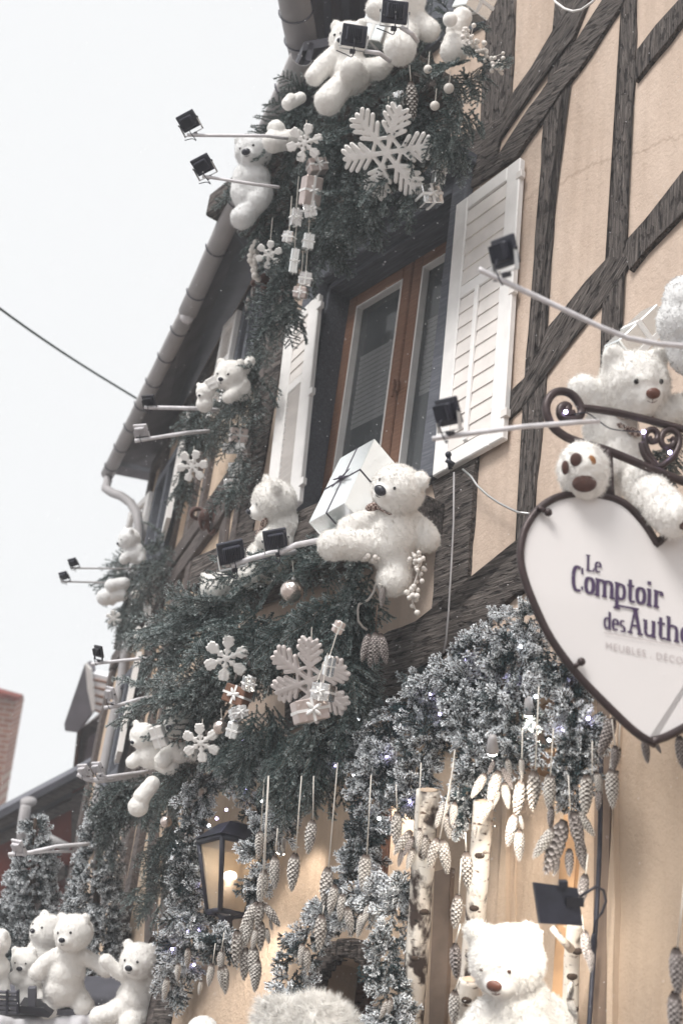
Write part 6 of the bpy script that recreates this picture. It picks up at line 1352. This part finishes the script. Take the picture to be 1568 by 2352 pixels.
# lettering: a slab-serif alphabet drawn with strokes (unit = x-height)
def arc(cx, cy, rx, ry, a0, a1, n=14):
    o = []
    for i in range(n+1):
        a = math.radians(a0+(a1-a0)*i/n); c_, s2 = math.cos(a), math.sin(a); o.append((cx+rx*math.copysign(abs(c_)**.8, c_), cy+ry*math.copysign(abs(s2)**.8, s2)))
    return o
T, t_ = .105, .06                                               # half widths of stems and serifs
def serif(x, y, w_=.19): return ([(x-w_, y), (x+w_, y)], t_)
GL = {
 'L': (.72, [([(.16, 0), (.16, 1.45)], T), ([(0, t_), (.68, t_)], t_), ([(.66, 0), (.66, .32)], t_), serif(.16, 1.42)]),
 'C': (.80, [(arc(.42, .72, .30, .68, 62, 298), T), ([(.70, 1.02), (.70, 1.38)], t_), ([(.70, .12), (.70, .32)], t_)]),
 'A': (.95, [([(.14, .05), (.42, 1.42)], t_), ([(.46, 1.42), (.76, .05)], T), ([(.24, .48), (.68, .48)], t_), serif(.14, .05, .16), serif(.78, .05, .18), ([(.24, 1.42), (.52, 1.42)], t_)]),
 'o': (.66, [(arc(.33, .5, .22, .43, 90, 450, 22), T)]), 'c': (.60, [(arc(.33, .5, .21, .43, 50, 310), T)]),
 'e': (.66, [(arc(.33, .5, .22, .43, 0, 310, 20), T*.95), ([(.12, .54), (.54, .54)], t_)]),
 'm': (1.16, [([(.14, 0), (.14, 1)], T), (arc(.35, .62, .21, .31, 170, 0), T*.9), ([(.56, .62), (.56, 0)], T), (arc(.78, .62, .21, .31, 170, 0), T*.9), ([(.99, .62), (.99, 0)], T), serif(.12, .04, .15), serif(.56, .04, .15), serif(1.01, .04, .15), ([(0, .95), (.14, .95)], t_)]),
 'n': (.76, [([(.14, 0), (.14, 1)], T), (arc(.36, .62, .22, .31, 170, 0), T*.9), ([(.58, .62), (.58, 0)], T), serif(.13, .04, .15), serif(.59, .04, .15), ([(0, .95), (.14, .95)], t_)]),
 'h': (.76, [([(.14, 0), (.14, 1.45)], T), (arc(.36, .62, .22, .31, 170, 0), T*.9), ([(.58, .62), (.58, 0)], T), serif(.13, .04, .15), serif(.59, .04, .15), ([(0, 1.41), (.14, 1.41)], t_)]),
 'u': (.76, [([(.14, 1), (.14, .4)], T), (arc(.36, .38, .22, .31, 180, 360), T*.9), ([(.58, 0), (.58, 1)], T), ([(0, .95), (.14, .95)], t_), ([(.46, .95), (.58, .95)], t_), ([(.58, .04), (.72, .04)], t_)]),
 'p': (.72, [([(.14, -.5), (.14, 1)], T), (arc(.36, .5, .22, .42, 165, -165, 20), T*.9), serif(.14, -.47, .2), ([(0, .95), (.14, .95)], t_)]),
 'd': (.72, [([(.54, 0), (.54, 1.45)], T), (arc(.33, .5, .21, .42, 15, 345, 20), T*.9), ([(.42, 1.41), (.54, 1.41)], t_), ([(.54, .04), (.68, .04)], t_)]),
 't': (.50, [([(.20, .2), (.20, 1.3)], T), (arc(.34, .22, .14, .17, 180, 330, 8), T*.8), ([(.02, .95), (.44, .95)], t_)]),
 'i': (.42, [([(.18, 0), (.18, 1)], T), serif(.18, .04, .17), ([(.03, .95), (.18, .95)], t_), ([(.17, 1.22), (.17, 1.42)], T*1.05)]),
 'r': (.60, [([(.16, 0), (.16, 1)], T), (arc(.40, .60, .24, .32, 170, 55, 8), T*.85), ([(.50, .72), (.50, .88)], T), serif(.18, .04, .18), ([(.02, .95), (.16, .95)], t_)]),
 's': (.56, [(arc(.28, .72, .17, .21, 40, 250, 12)+arc(.28, .26, .18, .22, 80, -140, 12), T*.85)]),
}
def letter_line(text, x0, y0, slope, xh, width, mname='ink', cap=None, z=.003, name='lettering', small=1.):
    """text written from sheet point (x0, y0); xh in sheet units"""
    mb = MB(); X = 0.; k = 0
    tot = sum(GL[c][0] for c in text); f = width/(tot*xh)
    for c in text:
        wd, st = GL[c]
        for (pl_, hw) in st:
            k += 1; P = [np.array([(X+p[0]*1.)*xh*f, p[1]*xh]) for p in pl_]
            hwp = hw*xh; Lf = []; Rt = []
            for i, p in enumerate(P):
                tg = P[min(i+1, len(P)-1)]-P[max(0, i-1)]; tg = tg/max(1e-6, np.linalg.norm(tg)); nn_ = np.array([-tg[1], tg[0]]); h_ = hwp*(1 if abs(nn_[0]) > .6 or hw == t_ else .72); Lf.append(p+nn_*h_); Rt.append(p-nn_*h_)
            zz = z+.00012*(k % 9)
            W = [S_(x0+q_[0]+.02*q_[1], y0+slope*q_[0]-q_[1], zz) for q_ in Lf]+[S_(x0+q_[0]+.02*q_[1], y0+slope*q_[0]-q_[1], zz) for q_ in Rt]; n = len(P)
            mb.add(W, [[i, i+1, n+i+1, n+i] for i in range(n-1)])
        X += wd
    return mb.build(name, mname, sg)
letter_line('Le', 1345, 1311, .16, 25.5, 36)
letter_line('C', 1311, 1355, .19, 40, 28); letter_line('omptoir', 1340, 1362, .20, 40, 182)
letter_line('des', 1384, 1443, .19, 27.5, 52); letter_line('A', 1441, 1453, .19, 39, 34); letter_line('uthentics', 1475, 1460, .185, 38, 232)
def line_(x0, y0, x1, y1, h, m_, z=.004): MB().add([S_(x0, y0, z), S_(x1, y1, z), S_(x1, y1+h, z), S_(x0, y0+h, z)], [(0, 1, 2, 3)]).build('rule', m_, sg)
line_(1411, 1387, 1466, 1397, 5, 'ink'); line_(1386, 1451, 1700, 1508, 2, 'ink_faint', .005)
def text_obj(body, x0, y0, x1, y1, h, m_, name='small_lettering'):
    cu = bpy.data.curves.new('t', 'FONT'); cu.body = body; cu.size = 1; cu.resolution_u = 3; cu.space_character = 1.15; o = bpy.data.objects.new('t', cu); COL.objects.link(o)
    dg = bpy.context.evaluated_depsgraph_get(); me = bpy.data.meshes.new_from_object(o.evaluated_get(dg)); bpy.data.objects.remove(o)
    V = np.array([v.co[:] for v in me.vertices]); Fs = [list(p.vertices) for p in me.polygons]; w_ = V[:, 0].max(); ch_ = .7
    W = [S_(x0+(x1-x0)*v[0]/w_, y0+(y1-y0)*v[0]/w_-v[1]/ch_*h, .003) for v in V]; mesh_obj(name, W, Fs, m_, sg)
text_obj('MEUBLES . DÉCO &', 1389, 1490, 1590, 1530, 16, 'ink_faint')
# brass lines of light reflected on the right of the panel are reflections, not paint
bear('white curly teddy bear perched on the heart sign, brown nose, one foot on the sign', 4.5, (1455, 882, 20, 80), (.30, -.22, .93), (.06, .97, .2), torso=[(1400, 985, -10, 62), (1415, 1040, -10, 66), (1430, 1080, -10, 60)],
 limbs=[[(1385, 930, 10, 30), (1345, 905, 20, 34), (1338, 893, 24, 35)], [(1520, 950, 0, 34), (1575, 935, 10, 36), (1620, 930, 10, 36)], [(1455, 1090, 0, 46), (1500, 1145, 250, 44), (1548, 1190, 300, 43)], [(1400, 1062, 0, 42), (1370, 1076, 120, 38), (1345, 1082, 240, 38)]],
 fine=True, nose='nose_brown', eye='eye', ear_r=.38, scarf=(1437, 985, 40, 24, (1, -.45, 0)), nose_r=.20, eye_r=.085, tuft=45000, extra=[(1338, 1062, 262, 46), (1340, 1096, 262, 52), (1337, 1079, 264, 54)],
 pads=[(1341, 1111, 314, 26, 18, 'pad'), (1297, 1074, 306, 8, 15, 'pad'), (1322, 1056, 312, 13, 15, 'pad'), (1356, 1061, 310, 11, 14, 'pad_light'), (1572, 1192, 334, 20, 24, 'pad')], fur_len=1.1, curl=1.9)
bear('smooth grey-white plush cut by the right edge above the sign bear', 4.4, None, torso=[(1572, 740, 0, 66), (1580, 690, 0, 60), (1600, 800, 0, 70)], tuft=6000, furm='fur_cool', name='plush_toy', cat='plush toy')
gift('silver gift with a glittery bow behind the head of the sign bear', 1478, 790, 4.7, (150, 110, 60), (10, 25, 42), 'mirror', group='', bow=False)
fgarl('fir_garland', 'bit of fir behind the leg of the sign bear at the right edge', 'fir garland', [([(1560, 960, 20), (1550, 1040, 22), (1560, 1110, 18)], 21, FIR, lambda x, y: 4.6, dirc(-.3, -.3, .5, .8), (.3, .45))])
# ------------------------------------------------------------------ snow in the air
fl = MB(); V = []; Fc = []
oc = [np.array(v, float) for v in ((1, 0, 0), (-1, 0, 0), (0, 1, 0), (0, -1, 0), (0, 0, 1), (0, 0, -1))]; of = [(0, 2, 4), (2, 1, 4), (1, 3, 4), (3, 0, 4), (2, 0, 5), (1, 2, 5), (3, 1, 5), (0, 3, 5)]
for i in range(1900):
    d = rng.uniform(3.4, 6.2); x, y = rng.uniform(-100, 1700), rng.uniform(-100, 2450); p = DD(x, y, d); r = d/FOC*rng.uniform(.5, 1.5); k = len(V)
    V += [p+o*r for o in oc]; Fc += [tuple(k+j for j in f) for f in of]
o = mesh_obj('falling_snow', V, Fc, 'snow', None, False); setlab(o, 'fine snow specks drifting in the air before the facade', 'snow', None, 'stuff')
for o in list(bpy.data.objects):
    if o.get('group') == '': del o['group']
for o in COL.objects:
    l = o.get('label')
    if l and not 4 <= len(l.replace('-', ' ').split()) <= 16: print('LABEL', len(l.replace('-', ' ').split()), l)
hz = MB().box((2, 9, 5.6), (16, 0, 0), (0, 22, 0), (0, 0, 6.6)).build('haze', 'plaster'); hm = bpy.data.materials.new('haze'); hm.use_nodes = True; ht = hm.node_tree; ht.nodes.remove(ht.nodes['Principled BSDF'])  # haze volume added to lift the dark tones
pv = ht.nodes.new('ShaderNodeVolumePrincipled'); pv.inputs['Color'].default_value = (.93, .96, 1, 1); pv.inputs['Density'].default_value = .0075; ht.links.new(pv.outputs[0], ht.nodes['Material Output'].inputs['Volume'])
hz.data.materials.clear(); hz.data.materials.append(hm); hz['kind'] = 'stuff'; hz['label'] = 'thin pale haze added over the street to lift the dark tones'
